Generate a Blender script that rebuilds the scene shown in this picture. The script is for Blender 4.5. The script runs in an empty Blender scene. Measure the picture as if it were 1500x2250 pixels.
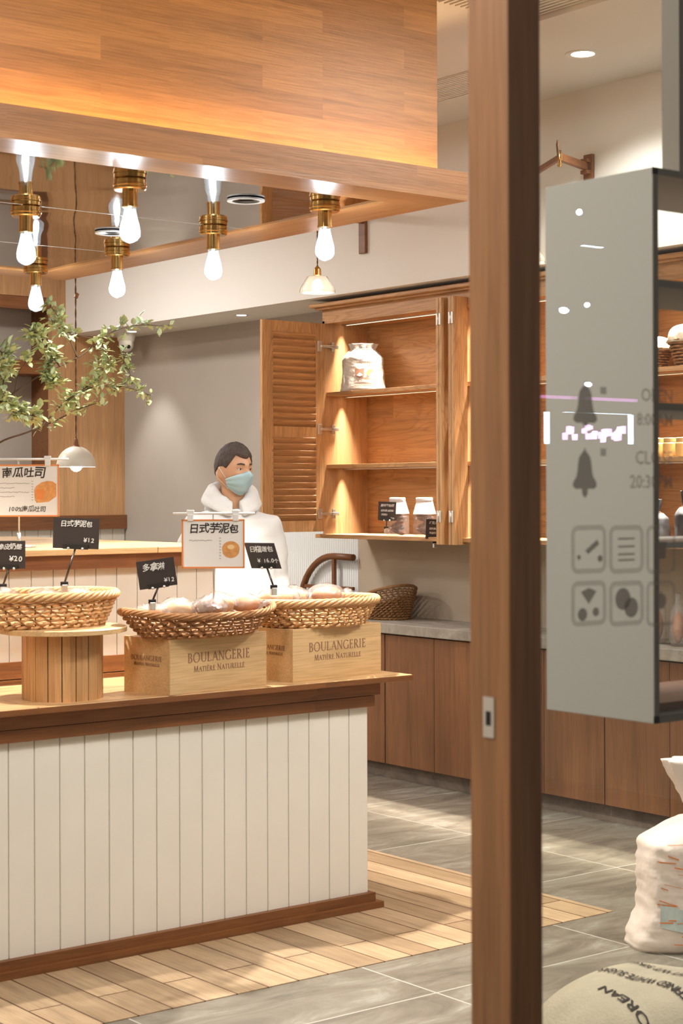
import bpy, bmesh, math, random
from mathutils import Vector, Matrix, noise
random.seed(7)
SC = bpy.context.scene
COL = SC.collection
PI = math.pi
# ------------------------------------------------------------------ camera
CAM_H = 1.55
F_PX = 3816.4
YAW = math.radians(38.226)
ROLL = math.radians(0.18)
HOR = 1080.5
FW = Vector((math.sin(YAW), math.cos(YAW), 0)); RT = Vector((math.cos(YAW), -math.sin(YAW), 0)); UP = Vector((0, 0, 1))
cd = bpy.data.cameras.new('camera'); cam = bpy.data.objects.new('camera', cd); COL.objects.link(cam)
cd.sensor_fit = 'VERTICAL'; cd.sensor_height = 36; cd.sensor_width = 24
cd.lens = F_PX / 2250 * 36
cd.shift_y = (HOR - 1125) / 2250
cd.clip_start = 0.05; cd.clip_end = 200
cam.matrix_world = Matrix.Translation((0, 0, CAM_H)) @ Matrix.Rotation(-YAW, 4, 'Z') @ Matrix.Rotation(PI/2, 4, 'X') @ Matrix.Rotation(-ROLL, 4, 'Z')
cd.dof.use_dof = True; cd.dof.focus_distance = 8.3; cd.dof.aperture_fstop = 8.5
SC.camera = cam
# ------------------------------------------------------------------ view + world
SC.view_settings.view_transform = 'Standard'; SC.view_settings.look = 'None'
SC.view_settings.gamma = 1; SC.view_settings.use_curve_mapping = False
SC.view_settings.exposure = 0.28
W = bpy.data.worlds.new('world'); SC.world = W; W.use_nodes = True
W.node_tree.nodes['Background'].inputs[0].default_value = (1.0, 0.92, 0.82, 1)
W.node_tree.nodes['Background'].inputs[1].default_value = 0.17
cy = SC.cycles
cy.max_bounces = 7; cy.diffuse_bounces = 3; cy.glossy_bounces = 3; cy.transmission_bounces = 4; cy.transparent_max_bounces = 14
cy.caustics_reflective = False; cy.caustics_refractive = False; cy.sample_clamp_indirect = 4

def lamp(name, typ, loc, energy, col=(1, 1, 1), **k):
    d = bpy.data.lights.new(name, typ); d.energy = energy; d.color = col
    o = bpy.data.objects.new(name, d); COL.objects.link(o); o.location = loc
    tgt = k.pop('to', None)
    for a, b in k.items(): setattr(d, a, b)
    if tgt is not None: o.rotation_euler = (Vector(tgt) - Vector(loc)).to_track_quat('-Z', 'Y').to_euler()
    return o
WARM = (1.0, 0.89, 0.75); NEUT = (1.0, 0.965, 0.92); AMB = (1.0, 0.62, 0.27)
# recessed ceiling lamps in the mirrored canopy
for (x, y, e) in ((3.97, 5.24, 300), (3.622, 6.0, 22), (2.2, 5.24, 150)):
    lamp('canopy_spot', 'SPOT', (x, y + .12, 2.58), e, (1, .93, .82), spot_size=math.radians(94), spot_blend=.5, shadow_soft_size=.03, to=(x, y + .02, 0))
# narrow unseen spots, added to brighten two of the bread baskets
for (x, y, to) in ((2.0, 3.1, (2.78, 5.05, 1.17)), (3.3, 3.1, (3.92, 5.05, 1.12))):
    lamp('added_basket_spot', 'SPOT', (x, y, 3.36), 38, WARM, spot_size=math.radians(13), spot_blend=.5, shadow_soft_size=.03, to=to)
# unseen fill lights under the ceiling, added to brighten the room
for (x, y, e) in ((4.9, 3.2, 48), (3.0, 2.8, 28), (0.9, 3.0, 30), (4.3, 9.0, 48), (0, 8.5, 60), (2.6, 9.3, 50)):
    lamp('ceiling_fill_light', 'AREA', (x, y, 3.36), e, NEUT, shape='DISK', size=.5, to=(x, y, 0))
lamp('ceiling_downlight_lamp', 'SPOT', (5.44, 5.221, 3.40), 50, NEUT, spot_size=math.radians(130), spot_blend=.6, shadow_soft_size=.04, to=(5.44, 5.22, 0))
for (x, y, e) in ((6.13, 8.78, 5), (6.10, 10.1, 26)):
    lamp('soffit_spot', 'SPOT', (x, y, 2.62), e, (1, .97, .92), spot_size=math.radians(75), spot_blend=.6, shadow_soft_size=.03, to=(x + .02, y, 0))
# unseen fill light just inside, added to brighten the door post
lamp('post_fill_light', 'AREA', (-.4, 2.3, 3.2), 34, WARM, shape='DISK', size=.5, to=(1.6, 1.85, 1.0))

# ------------------------------------------------------------------ picture helpers (measured directions -> metres)
def ray(x, y):
    dx, dy = x - 750, y - 1125; c, n = math.cos(ROLL), math.sin(ROLL)
    return FW + RT * ((c*dx - n*dy) / F_PX) + UP * ((HOR - 1125 - (n*dx + c*dy)) / F_PX)
def at(x, y, D): return Vector((0, 0, CAM_H)) + ray(x, y) * D
def on(x, y, ax, v):
    d = ray(x, y); o = Vector((0, 0, CAM_H)); i = 'XYZ'.index(ax)
    return o + d * ((v - o[i]) / d[i])

# ------------------------------------------------------------------ materials
def lin(c):
    if isinstance(c, str): c = [int(c[i:i+2], 16) for i in (0, 2, 4)]
    return tuple(((v/255)/12.92 if v/255 <= .04045 else ((v/255+.055)/1.055)**2.4) for v in c) + (1,)
MATS = {}
class NT:
    def __init__(s, name):
        s.m = bpy.data.materials.new(name); s.m.use_nodes = True; s.t = s.m.node_tree; s.t.nodes.clear()
        s.out = s.n('ShaderNodeOutputMaterial'); s.b = s.n('ShaderNodeBsdfPrincipled'); s.l(s.b.outputs[0], s.out.inputs[0])
        MATS[name] = s.m
    def n(s, t, **k):
        x = s.t.nodes.new(t)
        for a, v in k.items():
            if a == 'ins':
                for i, w in v.items(): x.inputs[i].default_value = w
            else: setattr(x, a, v)
        return x
    def l(s, a, b): s.t.links.new(a, b)
    def ramp(s, f, stops):
        r = s.n('ShaderNodeValToRGB'); e = r.color_ramp.elements
        e[0].position, e[0].color = stops[0]; e[1].position, e[1].color = stops[-1]
        for p, c in stops[1:-1]: q = e.new(p); q.color = c
        s.l(f, r.inputs[0]); return r
    def mixc(s, f, a, b, mode='MIX'):
        m = s.n('ShaderNodeMix', data_type='RGBA', blend_type=mode)
        if isinstance(f, float): m.inputs[0].default_value = f
        else: s.l(f, m.inputs[0])
        for i, v in ((6, a), (7, b)):
            if isinstance(v, tuple): m.inputs[i].default_value = v
            else: s.l(v, m.inputs[i])
        return m.outputs[2]
def plain(name, c, rough=.5, metal=0, var=0, vs=6, bump=0, bs=60, emit=None, es=0, spec=None, coat=0):
    t = NT(name); b = t.b
    b.inputs['Base Color'].default_value = lin(c); b.inputs['Roughness'].default_value = rough; b.inputs['Metallic'].default_value = metal
    if coat: b.inputs['Coat Weight'].default_value = coat; b.inputs['Coat Roughness'].default_value = .15
    tc = t.n('ShaderNodeTexCoord')
    if var:
        nz = t.n('ShaderNodeTexNoise', ins={'Scale': vs, 'Detail': 5, 'Roughness': .6}); t.l(tc.outputs['Object'], nz.inputs['Vector'])
        l = lin(c); d = tuple(v * (1 - var) for v in l[:3]) + (1,); h = tuple(min(1, v * (1 + var*.6)) for v in l[:3]) + (1,)
        r = t.ramp(nz.outputs['Fac'], [(.3, d), (.7, h)]); t.l(r.outputs[0], b.inputs['Base Color'])
    if bump:
        nz = t.n('ShaderNodeTexNoise', ins={'Scale': bs, 'Detail': 3}); t.l(tc.outputs['Object'], nz.inputs['Vector'])
        bp = t.n('ShaderNodeBump', ins={'Strength': bump, 'Distance': .01}); t.l(nz.outputs['Fac'], bp.inputs['Height']); t.l(bp.outputs[0], b.inputs['Normal'])
    if emit is not None:
        b.inputs['Emission Color'].default_value = lin(emit); b.inputs['Emission Strength'].default_value = es
    return t.m
def wood(name, c, dark=.62, u='X', v='Z', w='Y', board=None, bvar=.25, rough=.45, grain=1.0, ring=.0, gap=.0, gapc=None, off=.37, coat=0, shift=(0, 0), blot=.0):
    """c base colour; u along the grain; board=(length,width)"""
    t = NT(name); b = t.b; b.inputs['Roughness'].default_value = rough
    if coat: b.inputs['Coat Weight'].default_value = coat; b.inputs['Coat Roughness'].default_value = .2
    tc = t.n('ShaderNodeTexCoord'); sp = t.n('ShaderNodeSeparateXYZ'); t.l(tc.outputs['Object'], sp.inputs[0])
    cb = t.n('ShaderNodeCombineXYZ')
    for i, a in enumerate((u, v, w)): t.l(sp.outputs['XYZ'.index(a)], cb.inputs[i])
    vec = cb.outputs[0]
    base = lin(c); dk = tuple(x * dark for x in base[:3]) + (1,); lt = tuple(min(1, x * 1.12) for x in base[:3]) + (1,)
    br = None
    if board:
        mp = t.n('ShaderNodeMapping', ins={'Location': (shift[0], shift[1], 0)}); t.l(vec, mp.inputs[0])
        br = t.n('ShaderNodeTexBrick', offset=off, offset_frequency=2, squash=1, ins={'Color1': (0, 0, 0, 1), 'Color2': (1, 1, 1, 1), 'Mortar': (0.5, 0.5, 0.5, 1), 'Scale': 1, 'Mortar Size': gap, 'Mortar Smooth': .1, 'Brick Width': board[0], 'Row Height': board[1]})
        t.l(mp.outputs[0], br.inputs['Vector'])
        sc = t.n('ShaderNodeVectorMath', operation='MULTIPLY_ADD'); t.l(br.outputs['Color'], sc.inputs[0]); sc.inputs[1].default_value = (7, 3, 5); t.l(vec, sc.inputs[2]); vec2 = sc.outputs[0]
    else: vec2 = vec
    m1 = t.n('ShaderNodeMapping', ins={'Scale': (1.6*grain, 26*grain, 26*grain)}); t.l(vec2, m1.inputs[0])
    n1 = t.n('ShaderNodeTexNoise', ins={'Scale': 1, 'Detail': 6, 'Roughness': .62, 'Distortion': .5}); t.l(m1.outputs[0], n1.inputs['Vector'])
    r1 = t.ramp(n1.outputs['Fac'], [(.28, dk), (.5, base), (.75, lt)])
    colr = r1.outputs[0]
    m2 = t.n('ShaderNodeMapping', ins={'Scale': (8*grain, 190*grain, 190*grain)}); t.l(vec2, m2.inputs[0])
    n2 = t.n('ShaderNodeTexNoise', ins={'Scale': 1, 'Detail': 2}); t.l(m2.outputs[0], n2.inputs['Vector'])
    r2 = t.ramp(n2.outputs['Fac'], [(.35, (.78, .74, .68, 1)), (.6, (1, 1, 1, 1))])
    colr = t.mixc(.7, colr, r2.outputs[0], 'MULTIPLY')
    if ring:
        m3 = t.n('ShaderNodeMapping', ins={'Scale': (.9, 6.5, 6.5)}); t.l(vec2, m3.inputs[0])
        n3 = t.n('ShaderNodeTexNoise', ins={'Scale': 1.1, 'Detail': 1.5, 'Distortion': .6}); t.l(m3.outputs[0], n3.inputs['Vector'])
        mm = t.n('ShaderNodeMath', operation='MULTIPLY', ins={1: 90.}); t.l(n3.outputs['Fac'], mm.inputs[0])
        sn = t.n('ShaderNodeMath', operation='SINE'); t.l(mm.outputs[0], sn.inputs[0])
        r3 = t.ramp(sn.outputs[0], [(.3, (1, 1, 1, 1)), (.95, (.55, .45, .36, 1))])
        colr = t.mixc(ring, colr, r3.outputs[0], 'MULTIPLY')
    if blot:
        n4 = t.n('ShaderNodeTexNoise', ins={'Scale': 3.5, 'Detail': 3}); t.l(tc.outputs['Object'], n4.inputs['Vector'])
        r4 = t.ramp(n4.outputs['Fac'], [(.35, (.6, .55, .5, 1)), (.62, (1, 1, 1, 1))])
        colr = t.mixc(blot, colr, r4.outputs[0], 'MULTIPLY')
    if br:
        sepc = t.n('ShaderNodeSeparateColor'); t.l(br.outputs['Color'], sepc.inputs[0])
        rb = t.ramp(sepc.outputs[0], [(0, (1-bvar, 1-bvar*1.1, 1-bvar*1.25, 1)), (1, (1+bvar*.4, 1+bvar*.4, 1+bvar*.4, 1))])
        colr = t.mixc(1.0, colr, rb.outputs[0], 'MULTIPLY')
        if gap: colr = t.mixc(br.outputs['Fac'], colr, lin(gapc or (60, 38, 20)))
    t.l(colr, b.inputs['Base Color'])
    bp = t.n('ShaderNodeBump', ins={'Strength': .12, 'Distance': .004}); t.l(n2.outputs['Fac'], bp.inputs['Height']); t.l(bp.outputs[0], b.inputs['Normal'])
    return t.m
plain('paint_white', (240, 238, 233), .7, bump=.03)
plain('paint_grey', (176, 168, 158), .75, var=.04, vs=3)
plain('ceiling_white', (228, 224, 218), .8)
plain('plank_white', (238, 233, 222), .55, var=.03, vs=4)
plain('plaster_beige', (188, 172, 152), .8, var=.08, vs=2.5, bump=.1, bs=25)
plain('fluted_white', (226, 228, 226), .35, spec=.5)
plain('case_grey', (186, 184, 180), .4)
plain('case_edge', (138, 130, 120), .5)
plain('black_board', (50, 40, 35), .6, var=.2, vs=12)
plain('chalk', (225, 222, 216), .9)
plain('ink', (50, 42, 36), .7)
plain('ink_brown', (150, 110, 88), .8)
plain('ink_grey', (118, 104, 96), .8)
plain('paper', (240, 236, 230), .55)
plain('orange_print', (226, 138, 72), .6)
plain('bread_print', (222, 158, 92), .6, var=.2, vs=60)
plain('print_light', (244, 208, 150), .6)
plain('chrome', (226, 223, 216), .32, .85)
plain('steel_dark', (90, 86, 82), .3, 1)
plain('brass', (202, 160, 96), .2, 1)
plain('ivory_enamel', (222, 216, 202), .35)
plain('plastic_white', (236, 234, 230), .35)
plain('black_plastic', (22, 20, 20), .35)
plain('cord', (110, 78, 50), .8, bump=.4, bs=300)
plain('cotton', (226, 221, 212), .9, bump=.25, bs=90)
plain('hoodie_cloth', (228, 227, 225), .9, bump=.15, bs=120)
plain('skin', (214, 164, 130), .5, var=.06, vs=14)
plain('hair', (78, 66, 60), .7, var=.4, vs=90, bump=.6, bs=160)
plain('mask_blue', (178, 208, 216), .75, bump=.1, bs=200)
plain('trousers', (42, 42, 48), .85)
plain('shoe', (50, 46, 44), .6)
plain('eye_white', (230, 226, 220), .3)
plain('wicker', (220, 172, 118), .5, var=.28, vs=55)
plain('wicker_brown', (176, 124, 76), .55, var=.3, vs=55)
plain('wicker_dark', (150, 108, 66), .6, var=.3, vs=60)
plain('bread_crust', (196, 124, 66), .6, var=.3, vs=18, bump=.2)
plain('bread_pale', (228, 182, 132), .6, var=.15, vs=18)
plain('cookie', (122, 78, 46), .75, var=.4, vs=40, bump=.4)
plain('leaf', (212, 220, 166), .55, var=.25, vs=9)
plain('twig', (96, 74, 54), .8)
plain('pink_sack', (250, 232, 222), .45, var=.10, vs=9, bump=.9, bs=11)
plain('pale_print', (206, 216, 214), .6, var=.15, vs=30)
plain('jute', (206, 194, 170), .85, var=.12, vs=12, bump=.3, bs=140)
plain('glaze', (236, 232, 222), .25)
plain('lid_gold', (210, 170, 110), .4)
plain('jam', (228, 180, 110), .35)
plain('cloth_linen', (232, 214, 190), .85, bump=.4, bs=70)
plain('lamp_on', (255, 255, 255), .5, emit=(235, 245, 255), es=30)
plain('led_on', (255, 255, 255), .5, emit=(255, 226, 190), es=7)
plain('lamp_warm', (255, 255, 255), .5, emit=(255, 236, 210), es=9)
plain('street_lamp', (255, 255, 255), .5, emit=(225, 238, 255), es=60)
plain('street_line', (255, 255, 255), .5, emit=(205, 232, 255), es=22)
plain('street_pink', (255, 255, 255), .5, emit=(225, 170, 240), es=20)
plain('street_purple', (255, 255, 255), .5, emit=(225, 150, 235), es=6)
plain('asphalt', (70, 66, 62), .9)
# woods
wood('wood_canopy', (200, 142, 82), .72, 'X', 'Z', 'Y', board=(.62, .075), bvar=.2, rough=.42, off=.41)
wood('wood_fascia', (192, 136, 86), .72, 'X', 'Z', 'Y', board=(.8, .052), bvar=.2, rough=.42)
wood('wood_underside', (196, 140, 88), .75, 'X', 'Y', 'Z', board=(1.1, .11), bvar=.15, rough=.3, coat=.4)
wood('wood_underside_y', (192, 134, 82), .72, 'Y', 'X', 'Z', board=(1.1, .11), bvar=.15, rough=.3, coat=.3)
wood('wood_panel', (196, 152, 108), .82, 'Z', 'X', 'Y', bvar=.1, grain=.7)
wood('wood_board', (128, 84, 52), .7, 'X', 'Z', 'Y')
wood('wood_dark_x', (138, 88, 48), .6, 'X', 'Z', 'Y', board=(1.3, .3), bvar=.15, blot=.3)
wood('wood_top_x', (214, 176, 128), .8, 'X', 'Y', 'Z', board=(.9, .11), bvar=.16, gap=.002, gapc=(120, 84, 50), rough=.38)
wood('wood_cab', (208, 162, 112), .66, 'Z', 'Y', 'X', ring=.35, grain=.9)
wood('wood_cab_y', (204, 156, 106), .66, 'Y', 'Z', 'X', ring=.35, grain=.9, board=(2.2, .17), bvar=.16)
wood('wood_cab_x', (208, 160, 110), .66, 'X', 'Z', 'Y', ring=.3, grain=.9)
wood('wood_cab_side', (210, 164, 116), .66, 'Z', 'X', 'Y', ring=.15, grain=.9, board=(3, .16), bvar=.12)
wood('wood_base', (140, 96, 62), .7, 'Z', 'Y', 'X', board=(2.5, .13), bvar=.16, grain=.8, blot=.35)
wood('wood_crate_x', (222, 186, 136), .86, 'X', 'Z', 'Y', grain=.8)
wood('wood_stand', (214, 166, 114), .8, 'Z', 'X', 'Y', grain=1, board=(3, .043), bvar=.22)
wood('wood_post', (156, 112, 76), .72, 'Z', 'X', 'Y', grain=.8)
wood('wood_bent', (132, 84, 48), .7, 'Y', 'Z', 'X')
wood('wood_floor', (190, 164, 132), .72, 'Y', 'X', 'Z', board=(2.4, .118), bvar=.34, gap=.0034, gapc=(92, 62, 38), off=.43, rough=.5, shift=(.15, .01), blot=.25)

def mk_tile():
    t = NT('floor_tile'); b = t.b
    tc = t.n('ShaderNodeTexCoord')
    mp = t.n('ShaderNodeMapping', ins={'Location': (-3.55 + 8.8, -4.04 + 8.8, 0)}); t.l(tc.outputs['Object'], mp.inputs[0])
    br = t.n('ShaderNodeTexBrick', offset=0, squash=1, ins={'Color1': (0, 0, 0, 1), 'Color2': (1, 1, 1, 1), 'Mortar': (.5, .5, .5, 1), 'Scale': 1, 'Mortar Size': .0035, 'Mortar Smooth': .3, 'Brick Width': .88, 'Row Height': .88})
    t.l(mp.outputs[0], br.inputs['Vector'])
    sc = t.n('ShaderNodeVectorMath', operation='MULTIPLY_ADD'); t.l(br.outputs['Color'], sc.inputs[0]); sc.inputs[1].default_value = (9, 4, 0); t.l(tc.outputs['Object'], sc.inputs[2])
    m2 = t.n('ShaderNodeMapping', ins={'Scale': (1, 2.6, 1)}); t.l(sc.outputs[0], m2.inputs[0])
    n1 = t.n('ShaderNodeTexNoise', ins={'Scale': 2.6, 'Detail': 8, 'Roughness': .68, 'Distortion': .8}); t.l(m2.outputs[0], n1.inputs['Vector'])
    r = t.ramp(n1.outputs['Fac'], [(.3, lin((94, 86, 75))), (.5, lin((122, 114, 101))), (.60, lin((136, 130, 118))), (.74, lin((174, 174, 166)))])
    c = t.mixc(br.outputs['Fac'], r.outputs[0], lin((186, 184, 174)))
    t.l(c, b.inputs['Base Color'])
    r2 = t.ramp(n1.outputs['Fac'], [(.3, (.55,)*3 + (1,)), (.75, (.3,)*3 + (1,))]); t.l(r2.outputs[0], b.inputs['Roughness'])
    # concrete
    t = NT('concrete'); b = t.b; b.inputs['Roughness'].default_value = .7
    tc = t.n('ShaderNodeTexCoord')
    n1 = t.n('ShaderNodeTexNoise', ins={'Scale': 5, 'Detail': 8, 'Roughness': .7, 'Distortion': .6}); t.l(tc.outputs['Object'], n1.inputs['Vector'])
    r = t.ramp(n1.outputs['Fac'], [(.3, lin((118, 108, 98))), (.55, lin((164, 156, 144))), (.75, lin((190, 184, 172)))])
    t.l(r.outputs[0], b.inputs['Base Color'])
    t = NT('concrete_dark'); b = t.b; b.inputs['Roughness'].default_value = .75
    tc = t.n('ShaderNodeTexCoord')
    n1 = t.n('ShaderNodeTexNoise', ins={'Scale': 5, 'Detail': 8, 'Roughness': .7, 'Distortion': .6}); t.l(tc.outputs['Object'], n1.inputs['Vector'])
    r = t.ramp(n1.outputs['Fac'], [(.3, lin((96, 82, 74))), (.6, lin((136, 122, 110)))]); t.l(r.outputs[0], b.inputs['Base Color'])
mk_tile()
def mk_mirror():
    t = NT('mirror_sheet'); b = t.b; b.inputs['Metallic'].default_value = 1; b.inputs['Roughness'].default_value = .04
    b.inputs['Base Color'].default_value = lin((172, 162, 152))
    tc = t.n('ShaderNodeTexCoord'); n1 = t.n('ShaderNodeTexNoise', ins={'Scale': 1.7, 'Detail': 1.5, 'Distortion': .4}); t.l(tc.outputs['Object'], n1.inputs['Vector'])
    bp = t.n('ShaderNodeBump', ins={'Strength': .5, 'Distance': .012}); t.l(n1.outputs['Fac'], bp.inputs['Height']); t.l(bp.outputs[0], b.inputs['Normal'])
mk_mirror()
def clear(name, tint, tr, gl, df, rough=.05, dcol=(240, 240, 240), bump=0):
    """transparent / glossy / diffuse mix for thin film and glass"""
    t = NT(name); t.t.nodes.remove(t.b)
    a = t.n('ShaderNodeBsdfTransparent', ins={0: lin(tint)}); g = t.n('ShaderNodeBsdfGlossy', ins={'Roughness': rough}); d = t.n('ShaderNodeBsdfDiffuse', ins={0: lin(dcol)})
    lw = t.n('ShaderNodeLayerWeight', ins={'Blend': .5}); pw = t.n('ShaderNodeMath', operation='POWER', ins={1: 4.}); t.l(lw.outputs['Facing'], pw.inputs[0])
    fr = t.n('ShaderNodeMath', operation='MULTIPLY_ADD', ins={1: .9, 2: .035}); t.l(pw.outputs[0], fr.inputs[0])
    if bump:
        tc = t.n('ShaderNodeTexCoord'); nz = t.n('ShaderNodeTexNoise', ins={'Scale': 22, 'Detail': 4, 'Distortion': 1.2}); t.l(tc.outputs['Object'], nz.inputs['Vector'])
        bp = t.n('ShaderNodeBump', ins={'Strength': bump, 'Distance': .03}); t.l(nz.outputs['Fac'], bp.inputs['Height'])
        t.l(bp.outputs[0], g.inputs['Normal'])
    m1 = t.n('ShaderNodeMixShader', ins={0: df}); t.l(a.outputs[0], m1.inputs[1]); t.l(d.outputs[0], m1.inputs[2])
    sc = t.n('ShaderNodeMath', operation='MULTIPLY_ADD', ins={1: 1.0, 2: gl}); t.l(fr.outputs[0], sc.inputs[0])
    m2 = t.n('ShaderNodeMixShader'); t.l(sc.outputs[0], m2.inputs[0]); t.l(m1.outputs[0], m2.inputs[1]); t.l(g.outputs[0], m2.inputs[2])
    t.l(m2.outputs[0], t.out.inputs[0]); return t.m
clear('window_glass', (246, 248, 246), 0, 0, 0.0, .0)
clear('bulb_glass', (244, 248, 250), 0, .05, .10, .05, (225, 238, 245))
clear('shade_glass', (250, 245, 238), 0, .05, .42, .1, (250, 245, 238))
clear('plastic_film', (252, 250, 248), 0, .08, .15, .12, (250, 248, 245), bump=.9)
clear('film_bag', (250, 246, 240), 0, .06, .12, .1, (245, 240, 235), bump=.5)
clear('sticker', (255, 255, 255), 0, .0, .5, .5, (150, 138, 128))
clear('sticker_light', (255, 255, 255), 0, .0, .34, .5, (160, 150, 138))
clear('jar_glass', (250, 246, 236), 0, .04, .1, .05)

# ------------------------------------------------------------------ object helpers
class B:
    """mesh collector"""
    def __init__(s): s.bm = bmesh.new()
    def box(s, a, b, M=None, bev=0):
        x0, y0, z0 = [min(p, q) for p, q in zip(a, b)]; x1, y1, z1 = [max(p, q) for p, q in zip(a, b)]
        vs = [Vector(p) for p in ((x0,y0,z0),(x1,y0,z0),(x1,y1,z0),(x0,y1,z0),(x0,y0,z1),(x1,y0,z1),(x1,y1,z1),(x0,y1,z1))]
        if bev:
            t = bmesh.new(); v = [t.verts.new(p) for p in vs]
            for f in ((0,3,2,1),(4,5,6,7),(0,1,5,4),(1,2,6,5),(2,3,7,6),(3,0,4,7)): t.faces.new([v[i] for i in f])
            bmesh.ops.bevel(t, geom=t.edges[:], offset=bev, segments=2, affect='EDGES', profile=.5)
            if M is not None: bmesh.ops.transform(t, matrix=M, verts=t.verts)
            me = bpy.data.meshes.new('t'); t.to_mesh(me); t.free(); s.bm.from_mesh(me); bpy.data.meshes.remove(me); return s
        if M is not None: vs = [M @ p for p in vs]
        v = [s.bm.verts.new(p) for p in vs]
        for f in ((0,3,2,1),(4,5,6,7),(0,1,5,4),(1,2,6,5),(2,3,7,6),(3,0,4,7)): s.bm.faces.new([v[i] for i in f])
        return s
    def loft(s, rings, closed=False, caps=True, smooth=True):
        R = [[s.bm.verts.new(p) for p in r] for r in rings]; n = len(R[0]); m = len(R); fs = []
        for i in range(m if closed else m-1):
            a, b = R[i], R[(i+1) % m]
            for j in range(n):
                k = (j+1) % n
                try: fs.append(s.bm.faces.new((a[j], a[k], b[k], b[j])))
                except ValueError: pass
        if caps and not closed:
            for r in (R[0][::-1], R[-1]):
                try: s.bm.faces.new(r)
                except ValueError: pass
        for f in fs: f.smooth = smooth
        return s
    def tube(s, pts, r, n=8, closed=False, caps=True, sq=None):
        pts = [Vector(p) for p in pts]; m = len(pts)
        rr = r if isinstance(r, (list, tuple)) else [r] * m
        rings = []; prev = None
        for i, p in enumerate(pts):
            if closed: t = pts[(i+1) % m] - pts[i-1]
            else: t = pts[min(i+1, m-1)] - pts[max(i-1, 0)]
            t.normalize()
            if prev is None:
                a = Vector((0, 0, 1)) if abs(t.z) < .9 else Vector((1, 0, 0)); nrm = t.cross(a).normalized()
            else: nrm = (prev - t * prev.dot(t)); nrm = nrm.normalized() if nrm.length > 1e-6 else prev
            prev = nrm; bn = t.cross(nrm)
            rings.append([p + (nrm * math.cos(2*PI*j/n) + bn * math.sin(2*PI*j/n) * (sq or 1)) * rr[i] for j in range(n)])
        return s.loft(rings, closed, caps)
    def lathe(s, prof, c=(0, 0, 0), n=24, caps=True, M=None, closed=False):
        c = Vector(c); rings = []
        for r, z in prof:
            q = [Vector((r*math.cos(2*PI*j/n), r*math.sin(2*PI*j/n), z)) for j in range(n)]
            rings.append([(M @ p if M is not None else p + c) for p in q])
        return s.loft(rings, closed, caps)
    def prism(s, poly, M, th):
        """2D polygon in local XY extruded +Z by th, M to place"""
        a = [s.bm.verts.new(M @ Vector((x, y, 0))) for x, y in poly]; b = [s.bm.verts.new(M @ Vector((x, y, th))) for x, y in poly]; n = len(poly)
        s.bm.faces.new(a[::-1]); s.bm.faces.new(b)
        for i in range(n): s.bm.faces.new((a[i], a[(i+1) % n], b[(i+1) % n], b[i]))
        return s
    def sphere(s, c, r, M=None, u=16, v=10):
        t = bmesh.new(); bmesh.ops.create_uvsphere(t, u_segments=u, v_segments=v, radius=1)
        r = Vector(r) if not isinstance(r, (int, float)) else Vector((r, r, r))
        for x in t.verts: x.co = Vector((x.co.x*r.x, x.co.y*r.y, x.co.z*r.z))
        if M is not None: bmesh.ops.transform(t, matrix=M, verts=t.verts)
        bmesh.ops.translate(t, vec=Vector(c), verts=t.verts)
        for f in t.faces: f.smooth = True
        me = bpy.data.meshes.new('t'); t.to_mesh(me); t.free(); s.bm.from_mesh(me); bpy.data.meshes.remove(me); return s
    def quad(s, p):
        s.bm.faces.new([s.bm.verts.new(Vector(q)) for q in p]); return s
    def text(s, body, size, M, th=.0006, align='CENTER', shear=0, fat=0, fn=None):
        c = bpy.data.curves.new('t', 'FONT'); c.body = body; c.size = size; c.align_x = align; c.align_y = 'CENTER'; c.shear = shear; c.offset = fat; c.resolution_u = 2
        o = bpy.data.objects.new('t', c); COL.objects.link(o)
        dg = bpy.context.evaluated_depsgraph_get(); me = bpy.data.meshes.new_from_object(o.evaluated_get(dg))
        t = bmesh.new(); t.from_mesh(me)
        if fn:
            bmesh.ops.triangulate(t, faces=t.faces[:]); bmesh.ops.subdivide_edges(t, edges=[e for e in t.edges if e.calc_length() > size*.15], cuts=2)
            for v in t.verts: v.co = fn(v.co.x, v.co.y)
        else:
            for v in t.verts: v.co = M @ (v.co + Vector((0, 0, th)))
        t.to_mesh(me); t.free(); s.bm.from_mesh(me); bpy.data.meshes.remove(me); bpy.data.objects.remove(o); bpy.data.curves.remove(c); return s
def smooth_by_angle(me, ang=35):
    for p in me.polygons: p.use_smooth = True
    try: me.set_sharp_from_angle(angle=math.radians(ang))
    except Exception: pass
def obj(name, b, mat, parent=None, world=False, sm=False):
    me = bpy.data.meshes.new(name); bm = b.bm if isinstance(b, B) else b
    if world and parent is not None:
        root = parent
        while root.parent: root = root.parent
        Mi = (Matrix.Translation(root.location) @ root.rotation_euler.to_matrix().to_4x4()).inverted()
        bmesh.ops.transform(bm, matrix=Mi, verts=bm.verts)
    bmesh.ops.recalc_face_normals(bm, faces=bm.faces[:])
    bm.to_mesh(me); bm.free(); me.materials.append(MATS[mat] if isinstance(mat, str) else mat)
    if sm: smooth_by_angle(me, sm if sm is not True else 35)
    o = bpy.data.objects.new(name, me); COL.objects.link(o)
    if parent is not None: o.parent = parent
    return o
def tag(o, label, cat, group=None):
    o['label'] = label; o['category'] = cat
    if group: o['group'] = group
    return o
def thing(name, label, cat, loc=(0, 0, 0), rz=0, group=None, rot=None):
    o = bpy.data.objects.new(name, None); COL.objects.link(o); o.empty_display_size = .05
    o.location = loc; o.rotation_euler = rot or (0, 0, rz); return tag(o, label, cat, group)
def struct(name, b, mat, parent=None, sm=False):
    o = obj(name, b, mat, parent, sm=sm)
    if parent is None: o['kind'] = 'structure'
    return o
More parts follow.
